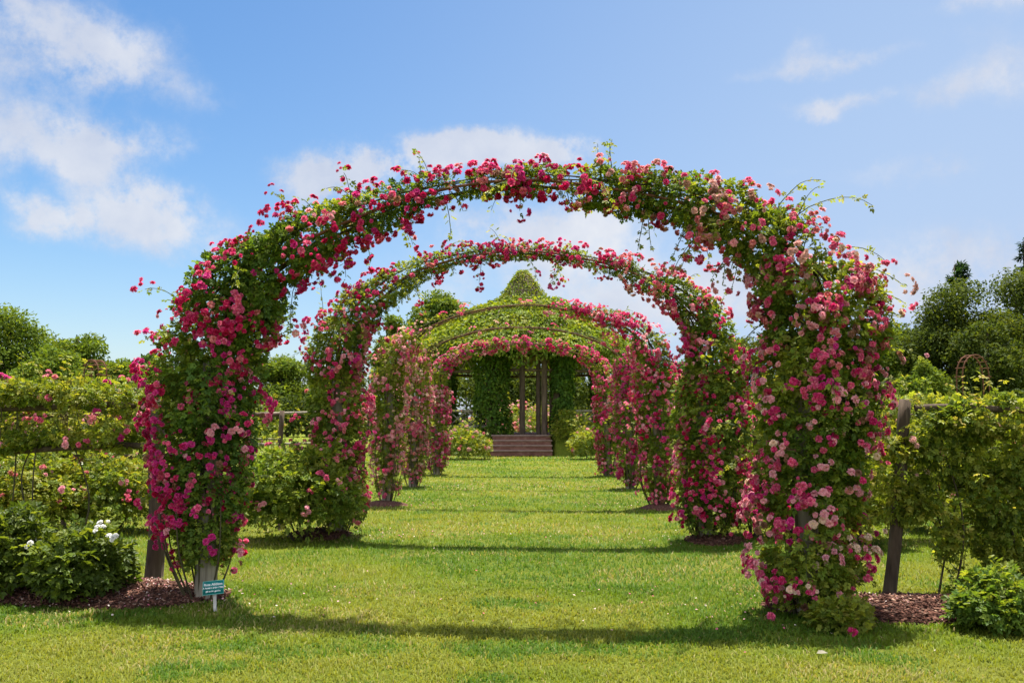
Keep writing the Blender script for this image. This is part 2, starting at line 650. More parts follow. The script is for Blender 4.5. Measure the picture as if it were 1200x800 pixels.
# ------------------------------------------------------------------ ground
GZ = at(613, 480, 41.3)            # gazebo centre (x, y)
GX, GY = float(GZ[0]), 41.3
GH = 0.74


def ground_z(x, y):
    x = np.asarray(x, float)
    y = np.asarray(y, float)
    r = np.hypot(x - GX, y - GY)
    t = np.clip((5.7 - r) / 1.25, 0, 1)
    h = GH * t * t * (3 - 2 * t)
    cut = (np.abs(x - GX) < 1.28) & (y < GY - 3.7)
    return np.where(cut, np.minimum(h, np.clip((y - (GY - 5.0)) * .5, 0, 1) * .9 * h) - .08 * (h > .05), h)


def lawn():
    def axis(lo, hi, fine_lo, fine_hi, st):
        a = list(np.arange(fine_lo, fine_hi + .01, st))
        s, x = st, fine_hi
        while x < hi:
            s *= 1.35
            x += s
            a.append(x)
        s, x = st, fine_lo
        b = []
        while x > lo:
            s *= 1.35
            x -= s
            b.append(x)
        return np.array(b[::-1] + a)
    xs = axis(-1500, 1500, GX - 7, GX + 7, .16)
    ys = axis(-300, 2500, GY - 7, GY + 7, .16)
    X, Y = np.meshgrid(xs, ys)
    Z = ground_z(X, Y)
    V = np.stack([X.ravel(), Y.ravel(), Z.ravel()], -1)
    nx = len(xs)
    i = np.arange(len(ys) - 1)[:, None] * nx + np.arange(nx - 1)[None]
    Fq = np.stack([i, i + 1, i + nx + 1, i + nx], -1).reshape(-1, 4)
    mb = MB()
    mb.add(V, Fq, (.1, .15, .02))
    tag(mb.build('lawn', M_GROUND, smooth=True), kind='structure')


lawn()

# ------------------------------------------------------------------ mulch beds
BEDS = []   # (cx, cy, rx, ry, rot)


def inside_bed(x, y, grow=0.0):
    r = np.zeros(len(x), bool)
    for (cx, cy_, rx, ry, rot, seed) in BEDS:
        dx, dy = x - cx, y - cy_
        c, s = math.cos(rot), math.sin(rot)
        u, v = (dx * c + dy * s), (-dx * s + dy * c)
        a = np.arctan2(v / ry, u / rx)
        k = 1 + .16 * (vnoise(np.stack([np.cos(a) * 1.8 + 5, np.sin(a) * 1.8 + 5, a * 0], -1), seed) - .5) * 2
        r |= (u / rx) ** 2 + (v / ry) ** 2 < (k + grow) ** 2
    return r


def bed(px0, px1, pyc, ry, seed, chips=0, petals=0):
    a, b = gp(px0, pyc), gp(px1, pyc)
    cx, cy_ = (a[0] + b[0]) / 2, (a[1] + b[1]) / 2
    rx = (b[0] - a[0]) / 2
    rot = rad(-4)
    BEDS.append((cx, cy_, rx, ry, rot, seed))
    mb = MB()
    nr, na = 9, 64
    V = [(cx, cy_, .075)]
    for i in range(1, nr + 1):
        for j in range(na):
            an = 2 * math.pi * j / na
            k = 1 + .16 * (vnoise(np.array([[math.cos(an) * 1.8 + 5, math.sin(an) * 1.8 + 5, 0]]), seed)[0] - .5) * 2
            q = i / nr
            u, v = q * k * rx * math.cos(an), q * k * ry * math.sin(an)
            x = cx + u * math.cos(rot) - v * math.sin(rot)
            y = cy_ + u * math.sin(rot) + v * math.cos(rot)
            z = .075 * (1 - q ** 2.2) + .006 + .03 * (vnoise(np.array([[x * 5, y * 5, 0]]), seed)[0] - .5) * (1 - q)
            V.append((x, y, z if i < nr else -.01))
    Fq, Ft = [], []
    for j in range(na):
        Ft.append((0, 1 + j, 1 + (j + 1) % na))
        for i in range(nr - 1):
            p = 1 + i * na
            Fq.append((p + j, p + na + j, p + na + (j + 1) % na, p + (j + 1) % na))
    mb.add(V, Fq, (1, 1, 1))
    mb.F.setdefault(3, []).append(np.array(Ft))
    tag(mb.build('mulch_bed', M_MULCH, smooth=True), kind='structure')
    if chips:
        r = np.random.default_rng(seed)
        n = chips
        u = np.sqrt(r.random(n)) * .98
        an = r.random(n) * 2 * math.pi
        k = 1 + .16 * (vnoise(np.stack([np.cos(an) * 1.8 + 5, np.sin(an) * 1.8 + 5, an * 0], -1), seed) - .5) * 2
        U, Vv = u * k * rx * np.cos(an), u * k * ry * np.sin(an)
        x = cx + U * math.cos(rot) - Vv * math.sin(rot)
        y = cy_ + U * math.sin(rot) + Vv * math.cos(rot)
        z = .075 * (1 - u ** 2.2) + .012 + r.random(n) * .012
        P = np.stack([x, y, z], -1)
        d = r.normal(size=(n, 3)) * np.array([1, 1, .28])
        Mx = frames(d, np.array([0, 0, 1.0]) + r.normal(size=(n, 3)) * .35)
        box = np.array([(a, b, c) for a in (0, 1) for b in (-.22, .22) for c in (-.07, .07)], float)
        Fc = np.array([(0, 1, 3, 2), (4, 6, 7, 5), (0, 4, 5, 1), (2, 3, 7, 6), (0, 2, 6, 4), (1, 5, 7, 3)])
        base = np.array([(.10, .040, .026), (.16, .068, .045), (.24, .12, .08), (.055, .024, .017), (.32, .20, .14)])
        cc = base[r.choice(5, n, p=[.34, .28, .14, .18, .06])] * r.uniform(.8, 1.2, (n, 1))
        mb = MB()
        mb.inst((box, Fc, np.ones((8, 3))), P, Mx, r.uniform(.011, .040, n), cc)
        tag(mb.build('bark_chips', M_CHIP), kind='stuff')
        if petals:
            n = petals
            u = np.sqrt(r.random(n)) * 1.05
            an = r.random(n) * 2 * math.pi
            U, Vv = u * rx * np.cos(an), u * ry * np.sin(an)
            x = cx + U * math.cos(rot) - Vv * math.sin(rot)
            y = cy_ + U * math.sin(rot) + Vv * math.cos(rot)
            P = np.stack([x, y, .075 * np.clip(1 - u ** 2.2, 0, 1) + .03 + r.random(n) * .01], -1)
            Mx = frames(r.normal(size=(n, 3)) * np.array([1, 1, .3]), np.array([0, 0, 1.0]) + r.normal(size=(n, 3)) * .4)
            cc = np.array([(.75, .45, .45), (.80, .68, .62), (.62, .22, .28)])[r.choice(3, n, p=[.45, .35, .2])]
            mb = MB()
            V6, F6 = leaf6(1, .8, .15, .1)
            mb.inst((V6, F6, np.ones((6, 3))), P, Mx, r.uniform(.012, .022, n), cc)
            tag(mb.build('fallen_petals', M_PETAL), kind='stuff')


bed(-60, 282, 697, .62, 3, 8600, 420)
bed(888, 1260, 716, .50, 4, 8600, 60)
bed(335, 415, 628, .42, 5, 900, 0)
bed(806, 872, 634, .42, 6, 900, 0)
bed(420, 480, 592, .30, 7)
bed(748, 800, 596, .30, 8)


# ------------------------------------------------------------------ grass
def grass():
    r = np.random.default_rng(5)
    mb = MB()
    # strips of ground, nearer ones denser with finer blades
    for (y0, y1, dens, h, w, nb) in ((4.4, 6.2, 6400, .034, .0038, 2), (6.2, 8.5, 4200, .036, .0046, 2), (8.5, 12, 1700, .044, .0072, 1), (12, 18, 760, .046, .011, 1), (18, 28, 260, .05, .018, 1), (28, 37, 110, .055, .028, 1)):
        half = .60 * y1 + .4
        n = int((y1 - y0) * 2 * half * dens)
        x = r.uniform(-half, half, n) + CAM[0]
        y = r.uniform(y0, y1, n)
        keep = np.abs(x - CAM[0]) < .585 * y + .4
        keep &= ~inside_bed(x, y, -.02)
        keep &= np.hypot(x - GX, y - GY) > 5.6
        x, y = x[keep], y[keep]
        P2 = np.stack([x, y, x * 0], -1)
        patch = fbm(P2 * .55, 31, 4)
        fine = fbm(P2 * 5.0, 57, 3)
        thin = r.random(len(x)) < .55 + 1.1 * (fine - .25)
        x, y, patch, fine = x[thin], y[thin], patch[thin], fine[thin]
        n = len(x)
        hh = h * r.uniform(.5, 1.25, n) * (.75 + .6 * fine)
        an = r.random(n) * 2 * math.pi
        lean = r.uniform(.25, 1.25, n)
        dx, dy = np.cos(an), np.sin(an)
        sx, sy = -dy, dx
        b = np.stack([x, y, ground_z(x, y) - .004], -1)
        S = np.stack([sx, sy, 0 * sx], -1) * (w * r.uniform(.6, 1.2, n))[:, None]
        mid = b + np.stack([dx * lean * .3, dy * lean * .3, np.ones(n) * .62], -1) * hh[:, None]
        tip = b + np.stack([dx * lean, dy * lean, np.ones(n) * (1.0 - .25 * lean)], -1) * hh[:, None]
        clover = fbm(P2[:0] if False else np.stack([x, y, x * 0], -1) * 2.1, 88, 2)
        t = np.clip((patch - .36) / .28, 0, 1)[:, None]
        ca = np.array([.082, .160, .012])
        cb = np.array([.148, .213, .016])
        cc = np.array([.22, .24, .03])
        c = np.where(t < .5, ca + (cb - ca) * t * 2, cb + (cc - cb) * (t - .5) * 2)
        c = np.where((clover + r.normal(size=n) * .07 > .66)[:, None], np.array([.085, .165, .014]), c)
        worn = fbm(np.stack([x, y * 1.6, x * 0], -1) * .9, 141, 3) > .60
        dry = (r.random(n) < np.where(worn, .30, .03))[:, None]
        c = np.where(dry, np.array([.34, .29, .11]), c) * r.uniform(.8, 1.2, (n, 1))
        if nb == 2:
            V = np.stack([b - S, b + S, mid + S * .8, mid - S * .8, tip], 1).reshape(-1, 3)
            k = np.arange(n)[:, None] * 5
            base = mb.n
            mb.add(V, k + np.array([[0, 1, 2, 3]]), np.repeat(c, 5, 0))
            mb.F.setdefault(3, []).append(k + np.array([[3, 2, 4]]) + base)
        else:
            V = np.stack([b - S, b + S, tip], 1).reshape(-1, 3)
            k = np.arange(n)[:, None] * 3
            mb.add(V, k + np.array([[0, 1, 2]]), np.repeat(c, 3, 0))
    tag(mb.build('lawn_grass', M_GRASS), kind='stuff')


grass()

# ------------------------------------------------------------------ foliage samplers
def vine_points(paths, n, r, seed, inner=.35, freq=3.2, gap=.33, shell=False, front=0.0):
    """paths: list of (P kx3, R k, D k) -> positions, outward, path fraction"""
    rows = []
    for (P, R, D) in paths:
        m = 60
        Pd = bez(P, m)
        Rd = np.interp(np.linspace(0, 1, m), np.linspace(0, 1, len(R)), R)
        Dd = np.interp(np.linspace(0, 1, m), np.linspace(0, 1, len(D)), D)
        T = norm(np.gradient(Pd, axis=0))
        sl = np.linalg.norm(np.gradient(Pd, axis=0), axis=1)
        rows.append((Pd, Rd, Dd, T, sl * (Rd + Dd), np.linspace(0, 1, m)))
    Pd, Rd, Dd, T, W, fr = (np.concatenate([q[i] for q in rows]) for i in range(6))
    W = W / W.sum()
    n2 = int(n * 2.2)
    i = r.choice(len(Pd), n2, p=W)
    th = r.random(n2) * 2 * math.pi
    nrm = ROW_N[None]
    n1 = norm(np.cross(T[i], nrm))
    rho = (inner + (1 - inner) * np.sqrt(r.random(n2))) if not shell else r.uniform(.9, 1.08, n2)
    off = (np.cos(th) * Rd[i])[:, None] * n1 + (np.sin(th) * Dd[i])[:, None] * nrm
    p0 = Pd[i] + T[i] * (r.normal(size=n2) * .06)[:, None]
    mod = .48 + 1.02 * fbm((p0 + off) * freq, seed, 2)
    pos = p0 + off * (rho * mod)[:, None]
    g = fbm(pos * freq * 1.7, seed + 7, 2)
    keep = g > gap + r.random(n2) * .12
    if front:
        keep &= r.random(n2) < np.where(np.sin(th) < .25, 1, 1 - front)
    k = np.nonzero(keep)[0][:n]
    out = norm(off)
    return pos[k], out[k], fr[i][k], T[i][k]


def leaf_colors(n, r, ramp, pos=None, seed=0):
    ramp = np.array(ramp)
    u = r.random(n) ** 1.15
    if pos is not None:
        u = np.clip(.55 * u + .75 * (fbm(pos * 2.2, seed + 77, 2) - .22), 0, .999)
    k = u * (len(ramp) - 1)
    i = k.astype(int)
    i = np.minimum(i, len(ramp) - 2)
    f = (k - i)[:, None]
    return (ramp[i] * (1 - f) + ramp[i + 1] * f) * r.uniform(.65, 1.35, (n, 1))


DARKROSE = [(0.0508, 0.1028, 0.0193), (0.0787, 0.1452, 0.0242), (0.1207, 0.1935, 0.0266), (0.1905, 0.248, 0.0339), (0.2667, 0.2903, 0.0423)]
MIDROSE = [(0.066, 0.121, 0.0181), (0.108, 0.1754, 0.0218), (0.1651, 0.2238, 0.0266), (0.2413, 0.2782, 0.0363), (0.3175, 0.3024, 0.0544)]
YELROSE = [(0.0683, 0.1155, 0.0158), (0.1208, 0.1785, 0.0189), (0.189, 0.231, 0.0263), (0.2625, 0.273, 0.0368), (0.315, 0.273, 0.063)]
BRONZE = [(0.0769, 0.1318, 0.0205), (0.123, 0.183, 0.0234), (0.1998, 0.2489, 0.0322), (0.2921, 0.3074, 0.0439), (0.415, 0.3367, 0.0952)]
SHRUB = [(0.0454, 0.0819, 0.0126), (0.0649, 0.105, 0.0147), (0.0919, 0.1365, 0.0189), (0.1298, 0.1733, 0.0231), (0.1839, 0.2152, 0.0315)]


def put_leaves(mb, pos, out, r, size, cols, temps, droop=.3, spread=.7):
    n = len(pos)
    d = out * .6 + r.normal(size=(n, 3)) * spread
    d[:, 2] -= droop
    up = np.array([0, 0, .8]) + out * .55 + r.normal(size=(n, 3)) * .45
    Mx = frames(d, up)
    s = size * r.uniform(.65, 1.25, n)
    k = r.integers(0, len(temps), n)
    for j, t in enumerate(temps):
        q = k == j
        mb.inst(t, pos[q], Mx[q], s[q], cols[q])


def shoot(mb, start, d0, length, r, size, ramp, temps, grav=.9):
    """an arching shoot with alternating leaves; returns its tip and direction"""
    m = 9
    p = np.array(start, float)
    d = np.array(d0, float) / np.linalg.norm(d0)
    pts = [p.copy()]
    for i in range(m - 1):
        d = d + np.array([0, 0, -grav * (.3 + i / m) * .16]) + r.normal(size=3) * .07
        d /= np.linalg.norm(d)
        p = p + d * length / (m - 1)
        pts.append(p.copy())
    pts = np.array(pts)
    add_tube(mb, pts, np.linspace(.0045, .002, m), (.09, .12, .03), 4, False)
    q = bez(pts, max(6, int(length / (size * .42))))
    T = norm(np.gradient(q, axis=0))
    side = norm(np.cross(T, np.array([0, 0, 1.0]) + r.normal(size=3) * .3)) * np.where(np.arange(len(q)) % 2, 1, -1)[:, None]
    put_leaves(mb, q, norm(side + T * .5), r, size * .85, leaf_colors(len(q), r, ramp[2:]), temps, .1, .25)
    return pts[-1], d


BLOOM_MESH = {}


def bloom_mesh(pal, k):
    key = (pal, k)
    if key not in BLOOM_MESH:
        V, Fc, ts = BLOOM_F[k]
        mb = MB()
        mb.add(V, Fc, bloom_cols(ts, pal))
        me = mb.mesh('rose_bloom', True)
        me.materials.append(M_PETAL)
        BLOOM_MESH[key] = me
    return BLOOM_MESH[key]


def put_blooms(root, pos, out, scale, pals, r, limit=100, name='rose_bloom'):
    """the blooms that show largest become parts of their own, the others one stuff part"""
    n = len(pos)
    if n == 0:
        return
    to = norm(CAM[None] - pos)
    face = np.sum(out * to, -1)
    dist = np.linalg.norm(pos - CAM, axis=1)
    score = (face + .9) * scale / dist
    order = np.argsort(-score)
    up = r.normal(size=(n, 3))
    Mx = frames(up, out)      # Z axis = out after orthogonalising to X
    Z = norm(out)
    X = norm(np.cross(up, Z))
    Y = np.cross(Z, X)
    Mx = np.stack([X, Y, Z], -1)
    rest = order[limit:]
    inv = Vector(root.location)
    for i in order[:limit]:
        o = bpy.data.objects.new(name, bloom_mesh(pals[i], int(r.integers(0, 3))))
        COL.objects.link(o)
        o.parent = root
        m = Matrix([list(Mx[i][0]) + [0], list(Mx[i][1]) + [0], list(Mx[i][2]) + [0], [0, 0, 0, 1]])
        o.matrix_basis = Matrix.Translation(Vector(pos[i]) - inv) @ m.to_4x4() @ Matrix.Scale(float(scale[i]), 4)
    if len(rest):
        mb = MB()
        near = np.median(dist) < 13.5
        kk = r.integers(0, 3, len(rest))
        pr = np.array(pals)[rest]
        for k in range(3):
            V, Fc, ts = (BLOOM_F if near else BLOOM_C)[k]
            for pal in set(pals):
                q = rest[(kk == k) & (pr == pal)]
                if len(q):
                    mb.inst((V, Fc, bloom_cols(ts, pal)), pos[q], Mx[q], scale[q], np.ones((len(q), 3)) * r.uniform(.85, 1.12, (len(q), 1)))
        tag(mb.build('rose_blooms', M_PETAL, root, True), kind='stuff')


def cluster(centers, outs, r, cnt=(1, 8), rad_=.07, size=(.027, .04)):
    P, O, idx = [], [], []
    for i, (c, o) in enumerate(zip(centers, outs)):
        k = int(r.integers(cnt[0], cnt[1]))
        for j in range(k):
            v = r.normal(size=3)
            v /= np.linalg.norm(v)
            v = v + o * .8
            v /= np.linalg.norm(v)
            P.append(c + v * rad_ * (k ** .4) * .55 + o * .01)
            O.append(v * .9 + o * .4 + np.array([0, 0, .25]) + r.normal(size=3) * .2)
            idx.append(i)
    P, O = np.array(P).reshape(-1, 3), norm(np.array(O).reshape(-1, 3))
    return P, O, r.uniform(size[0], size[1], len(P)) * np.where(r.random(len(P)) < .18, .55, 1.0), np.array(idx, int)


def pick(r, table):
    if len(table) > 3 and r.random() < .045:
        return 'spent'
    k = list(table)
    w = np.array([table[x] for x in k], float)
    return k[int(r.choice(len(k), p=w / w.sum()))]


# ------------------------------------------------------------------ climbing roses on the arches
def climbing_rose(i, pxpath, label, group, n_leaf, n_clust, palf, seed, leaf=.072, temps=SPRIG6, ramp=DARKROSE, shoots=26, limit=100, hang=6, bsize=(.017, .034), dmin=.10, basal=True, rs=.71, lk=None, bk=None):
    r = np.random.default_rng(seed)
    P = np.array([at_row(x, y, i) for x, y, _ in pxpath])
    dist = np.linalg.norm(P - CAM, axis=1)
    R = np.array([q[2] for q in pxpath]) / F * dist
    R = R * (rs if i < 2 else .58)
    D = np.maximum(R * .85, dmin)
    foot = P[0].copy()
    foot[2] = 0
    root = thing('climbing_rose', label, 'climbing rose', foot, group)
    paths = [(P, R, D)]
    mb = MB()
    pos, out, fr, T = vine_points(paths, n_leaf, r, seed)
    if lk:
        q = r.random(len(fr)) < np.array([lk(f) for f in fr])
        pos, out, fr = pos[q], out[q], fr[q]
    Rl = np.interp(fr, np.linspace(0, 1, len(R)), R)
    put_leaves(mb, pos, out, r, leaf * np.clip(.45 + Rl * 1.6, .5, 1.0), leaf_colors(len(pos), r, ramp, pos, seed), temps)
    cc, co, fr_c, T_c = vine_points(paths, int(n_clust * 2.2), r, seed + 3, shell=True, gap=.30, front=.35)
    dn = fbm(cc * 1.6, seed + 19, 2)
    k = np.nonzero((dn > (.12 if i == 0 else .21) + r.random(len(dn)) * .22) & (r.random(len(dn)) < (np.array([bk(f) for f in fr_c]) if bk else 1.1)))[0][:n_clust]
    cc, co, fr_c = cc[k], co[k], fr_c[k]
    # shoots
    sp, so, sf, sT = vine_points(paths, shoots * 2, r, seed + 5, shell=True, gap=.2)
    ex_c, ex_o, ex_f = [], [], []
    for j in range(min(shoots, len(sp))):
        d = so[j] * .8 + np.array([0, 0, .5]) + r.normal(size=3) * .45
        tip, dd = shoot(mb, sp[j] - so[j] * .08, d, r.uniform(.14, .42) * (1.6 if r.random() < .2 else 1), r, leaf, ramp, temps, 1.4)
        if r.random() < .45:
            ex_c.append(tip)
            ex_o.append(norm(dd * .5 + np.array([0, 0, .5])))
            ex_f.append(sf[j])
    if i == 0 and palf(0) is PALE:
        for (px, py) in ((1012, 345), (1018, 385), (1000, 318), (985, 290), (1015, 420), (930, 262)):
            st = at_row(px - 22, py + 8, 0, r.uniform(-.2, .1))
            tip, dd = shoot(mb, st, np.array([.9, -.1, .65]) + r.normal(size=3) * .15, r.uniform(.38, .62), r, leaf, ramp, temps, 1.3)
            ex_c += [tip, tip * .6 + st * .4]
            ex_o += [norm(dd + np.array([0, -.3, .3]))] * 2
            ex_f += [.5, .5]
    hp, ho, hf, hT = vine_points(paths, hang * 8, r, seed + 6, shell=True, gap=.2)
    low = [j for j in range(len(hp)) if ho[j][2] < -.3 and hf[j] > .4][:hang]
    for j in low:
        tip, dd = shoot(mb, hp[j] + np.array([0, 0, .06]), ho[j] * .6 + np.array([0, 0, -.5]) + r.normal(size=3) * .2, r.uniform(.2, .42), r, leaf, ramp, temps, 1.2)
        ex_c += [tip, tip * .5 + hp[j] * .5]
        ex_o += [norm(dd + r.normal(size=3) * .3), norm(ho[j] + r.normal(size=3) * .3)]
        ex_f += [hf[j], hf[j]]
    mb.build('foliage', M_LEAF, root)
    if ex_c:
        cc = np.concatenate([cc, np.array(ex_c)])
        co = np.concatenate([co, np.array(ex_o)])
        fr_c = np.concatenate([fr_c, np.array(ex_f)])
    BP, BO, BS, idx = cluster(cc, co, r, size=bsize)
    cp = [pick(r, palf(fr_c[j])) for j in range(len(cc))]
    pals = [cp[j] if r.random() < .7 else pick(r, palf(fr_c[j])) for j in idx]
    put_blooms(root, BP, BO, BS, pals, r, limit)
    # canes from the ground winding up
    for q in range(4):
        m = 26
        u = np.linspace(0, .96, m)
        Pd = bez(P, 60)
        Pc = np.stack([np.interp(u, np.linspace(0, 1, 60), Pd[:, a]) for a in range(3)], -1)
        Rc = np.interp(u, np.linspace(0, 1, len(R)), R) * .42
        ph = q * 1.6 + u * (5 + q)
        T = norm(np.gradient(Pc, axis=0))
        n1 = norm(np.cross(T, ROW_N[None]))
        C = Pc + n1 * (np.cos(ph) * Rc)[:, None] + ROW_N * (np.sin(ph) * Rc)[:, None]
        g = C[0].copy()
        g[:2] = foot[:2] + (C[0][:2] - foot[:2]) * .8
        g[2] = -.02
        C = np.concatenate([[g, g * .55 + C[0] * .45], C])
        mc = MB()
        add_tube(mc, bez(C, 40), np.linspace(.014, .006, 40), (1, 1, 1), 6)
        mc.build('cane', M_CANE, root, True)
    if basal:     # bare young canes standing round the foot
        for q in range(9):
            a = r.random() * 6.28
            g = foot + np.array([math.cos(a) * .12, math.sin(a) * .12, -.02])
            t = P[1] + np.array([math.cos(a) * .34, math.sin(a) * .3, r.uniform(-.05, .25)])
            mid = g * .5 + t * .5 + np.array([math.cos(a), math.sin(a), 0]) * .08
            mc = MB()
            add_tube(mc, bez([g, mid, t], 10), np.linspace(.009, .005, 10), (1, 1, 1), 5)
            mc.build('cane', M_CANE, root, True)
    return root, P, R


PATHS = [
    ([(240, 655, 34), (238, 600, 58), (238, 530, 70), (241, 470, 76), (250, 410, 78), (270, 352, 70), (309, 310, 57), (360, 279, 47), (425, 252, 36), (490, 229, 26), (550, 217, 22), (612, 211, 21)],
     [(946, 700, 50), (950, 640, 70), (954, 560, 72), (958, 480, 76), (965, 410, 84), (958, 350, 78), (930, 303, 60), (890, 269, 46), (840, 248, 40), (780, 231, 36), (715, 220, 30), (650, 213, 24), (600, 211, 20)]),
    ([(394, 600, 34), (396, 540, 44), (394, 470, 46), (397, 410, 44), (413, 372, 37), (445, 342, 30), (490, 316, 20), (550, 299, 14), (610, 294, 12)],
     [(826, 612, 36), (832, 560, 50), (838, 490, 50), (835, 430, 46), (828, 387, 38), (804, 354, 28), (765, 328, 19), (710, 308, 13), (650, 297, 11), (600, 294, 11)]),
    ([(454, 572, 22), (456, 520, 30), (456, 460, 32), (462, 422, 30), (482, 396, 22), (510, 379, 13), (560, 363, 6), (616, 357, 5)],
     [(772, 582, 25), (774, 540, 35), (768, 470, 36), (764, 420, 34), (748, 390, 25), (716, 373, 16), (680, 364, 12), (640, 358, 9), (608, 357, 7)]),
    ([(484, 556, 20), (486, 510, 26), (487, 460, 26), (490, 430, 24), (505, 408, 15), (530, 396, 7), (570, 386, 4), (612, 383, 4)],
     [(738, 562, 20), (740, 520, 27), (738, 470, 27), (735, 435, 21), (722, 412, 12), (690, 395, 7), (650, 386, 4), (606, 383, 4)]),
    ([(512, 548, 15), (514, 520, 18), (514, 470, 20), (515, 440, 18), (528, 420, 12), (555, 409, 10), (590, 403, 9), (616, 401, 9)],
     [(712, 552, 17), (712, 510, 23), (711, 470, 23), (706, 440, 18), (692, 420, 12), (665, 409, 9), (640, 404, 8), (608, 401, 8)]),
]
CRIM = {'crimson': 4, 'rose': 4, 'magenta': 2, 'pink': 1.6, 'pale': .5, 'salmon': .5}
MAGE = {'magenta': 5, 'rose': 3, 'pink': 2, 'crimson': 2, 'pale': 1}
PINK = {'pink': 4, 'rose': 3, 'pale': 2.5, 'magenta': 2}
SALM = {'salmon': 4, 'pink': 3, 'faded': 2, 'rose': 2, 'pale': 1}
FADE = {'faded': 3, 'salmon': 4, 'pale': 3, 'pink': 2, 'cream': .6}
PALE = {'pale': 4, 'pink': 3, 'rose': 1.6, 'cream': .8, 'magenta': .7}


def seg(*rows):
    return lambda f: next(t for lim, t in rows if f <= lim)


G_ROSE = 'climbing roses trained up the rose arches'
climbing_rose(0, PATHS[0][0], 'crimson climbing rose on the left foot of the nearest arch, above the green name plate', G_ROSE, 14393, 498, seg((.35, MAGE), (.5, {**CRIM, 'pink': 3}), (1, CRIM)), 101, ramp=DARKROSE, shoots=80)
climbing_rose(0, PATHS[0][1], 'salmon and pale pink climbing rose bushy to the ground on the nearest arch', G_ROSE, 16250, 547, seg((.27, PALE), (.42, {**PINK, 'magenta': 2, 'salmon': 2}), (.62, {**FADE, 'pink': 5, 'rose': 2}), (.86, {**SALM, 'rose': 3, 'faded': 3}), (1, CRIM)), 102, ramp=MIDROSE, shoots=110, hang=12, rs=.76, basal=False)
climbing_rose(1, PATHS[1][0], 'pink and red climbing rose on second arch from camera, above the rounded pink bush', G_ROSE, 8821, 397, seg((.5, {**PINK, 'salmon': 3}), (1, {**CRIM, 'salmon': 3})), 103, ramp=MIDROSE, shoots=50, leaf=.08)
climbing_rose(1, PATHS[1][1], 'rose pink climbing rose on second arch, its grey post bare near the ground at right', G_ROSE, 9749, 498, seg((.5, {**PINK, 'crimson': 2}), (.75, {**SALM, 'crimson': 1}), (1, {**CRIM, 'salmon': 3})), 104, ramp=MIDROSE, shoots=50, leaf=.08, hang=8)
climbing_rose(2, PATHS[2][0], 'salmon pink climbing rose on the left foot of the middle arch', G_ROSE, 4828, 225, seg((.7, {**FADE, 'pink': 4}), (1, SALM)), 105, lk=lambda f: 1 if f < .58 else .4, bk=lambda f: 1 if f < .58 else .08, leaf=.095, temps=SPRIG4, ramp=YELROSE, shoots=14, bsize=(.024, .036))
climbing_rose(2, PATHS[2][1], 'deep pink climbing rose leaf-covered from its dark post up, on middle arch at right', G_ROSE, 5757, 397, seg((.55, {**PINK, 'crimson': 3}), (1, {**CRIM, 'pink': 3})), 106, lk=lambda f: 1 if f < .8 else .6, bk=lambda f: 1 if f < .82 else .25, leaf=.095, temps=SPRIG4, ramp=MIDROSE, shoots=14, bsize=(.024, .036))
climbing_rose(3, PATHS[3][0], 'pale salmon climbing rose on fourth arch from camera, left of the lawn', G_ROSE, 3156, 364, lambda f: {**FADE, 'pink': 5}, 107, lk=lambda f: 1 if f < .55 else .25, bk=lambda f: 1 if f < .52 else .05, leaf=.11, temps=SPRIG4, ramp=YELROSE, shoots=8, limit=60, bsize=(.026, .038), hang=1)
climbing_rose(3, PATHS[3][1], 'magenta pink climbing rose on fourth arch from camera, right of the lawn', G_ROSE, 3156, 332, lambda f: {**MAGE, 'pink': 5}, 108, lk=lambda f: 1 if f < .55 else .25, bk=lambda f: 1 if f < .52 else .06, leaf=.11, temps=SPRIG4, ramp=MIDROSE, shoots=8, limit=60, bsize=(.026, .038), hang=1)
climbing_rose(4, PATHS[4][0], 'bright pink climbing rose on farthest arch, beside the left bush at the steps', G_ROSE, 2600, 397, lambda f: {**PINK, 'crimson': 2}, 109, leaf=.115, temps=SPRIG4, ramp=YELROSE, shoots=6, limit=60, bsize=(.028, .040), hang=1)
climbing_rose(4, PATHS[4][1], 'crimson pink climbing rose on farthest arch, beside the right bush at the steps', G_ROSE, 2600, 332, lambda f: {**CRIM, 'pink': 4}, 110, leaf=.115, temps=SPRIG4, ramp=MIDROSE, shoots=6, limit=60, bsize=(.028, .040), hang=1)

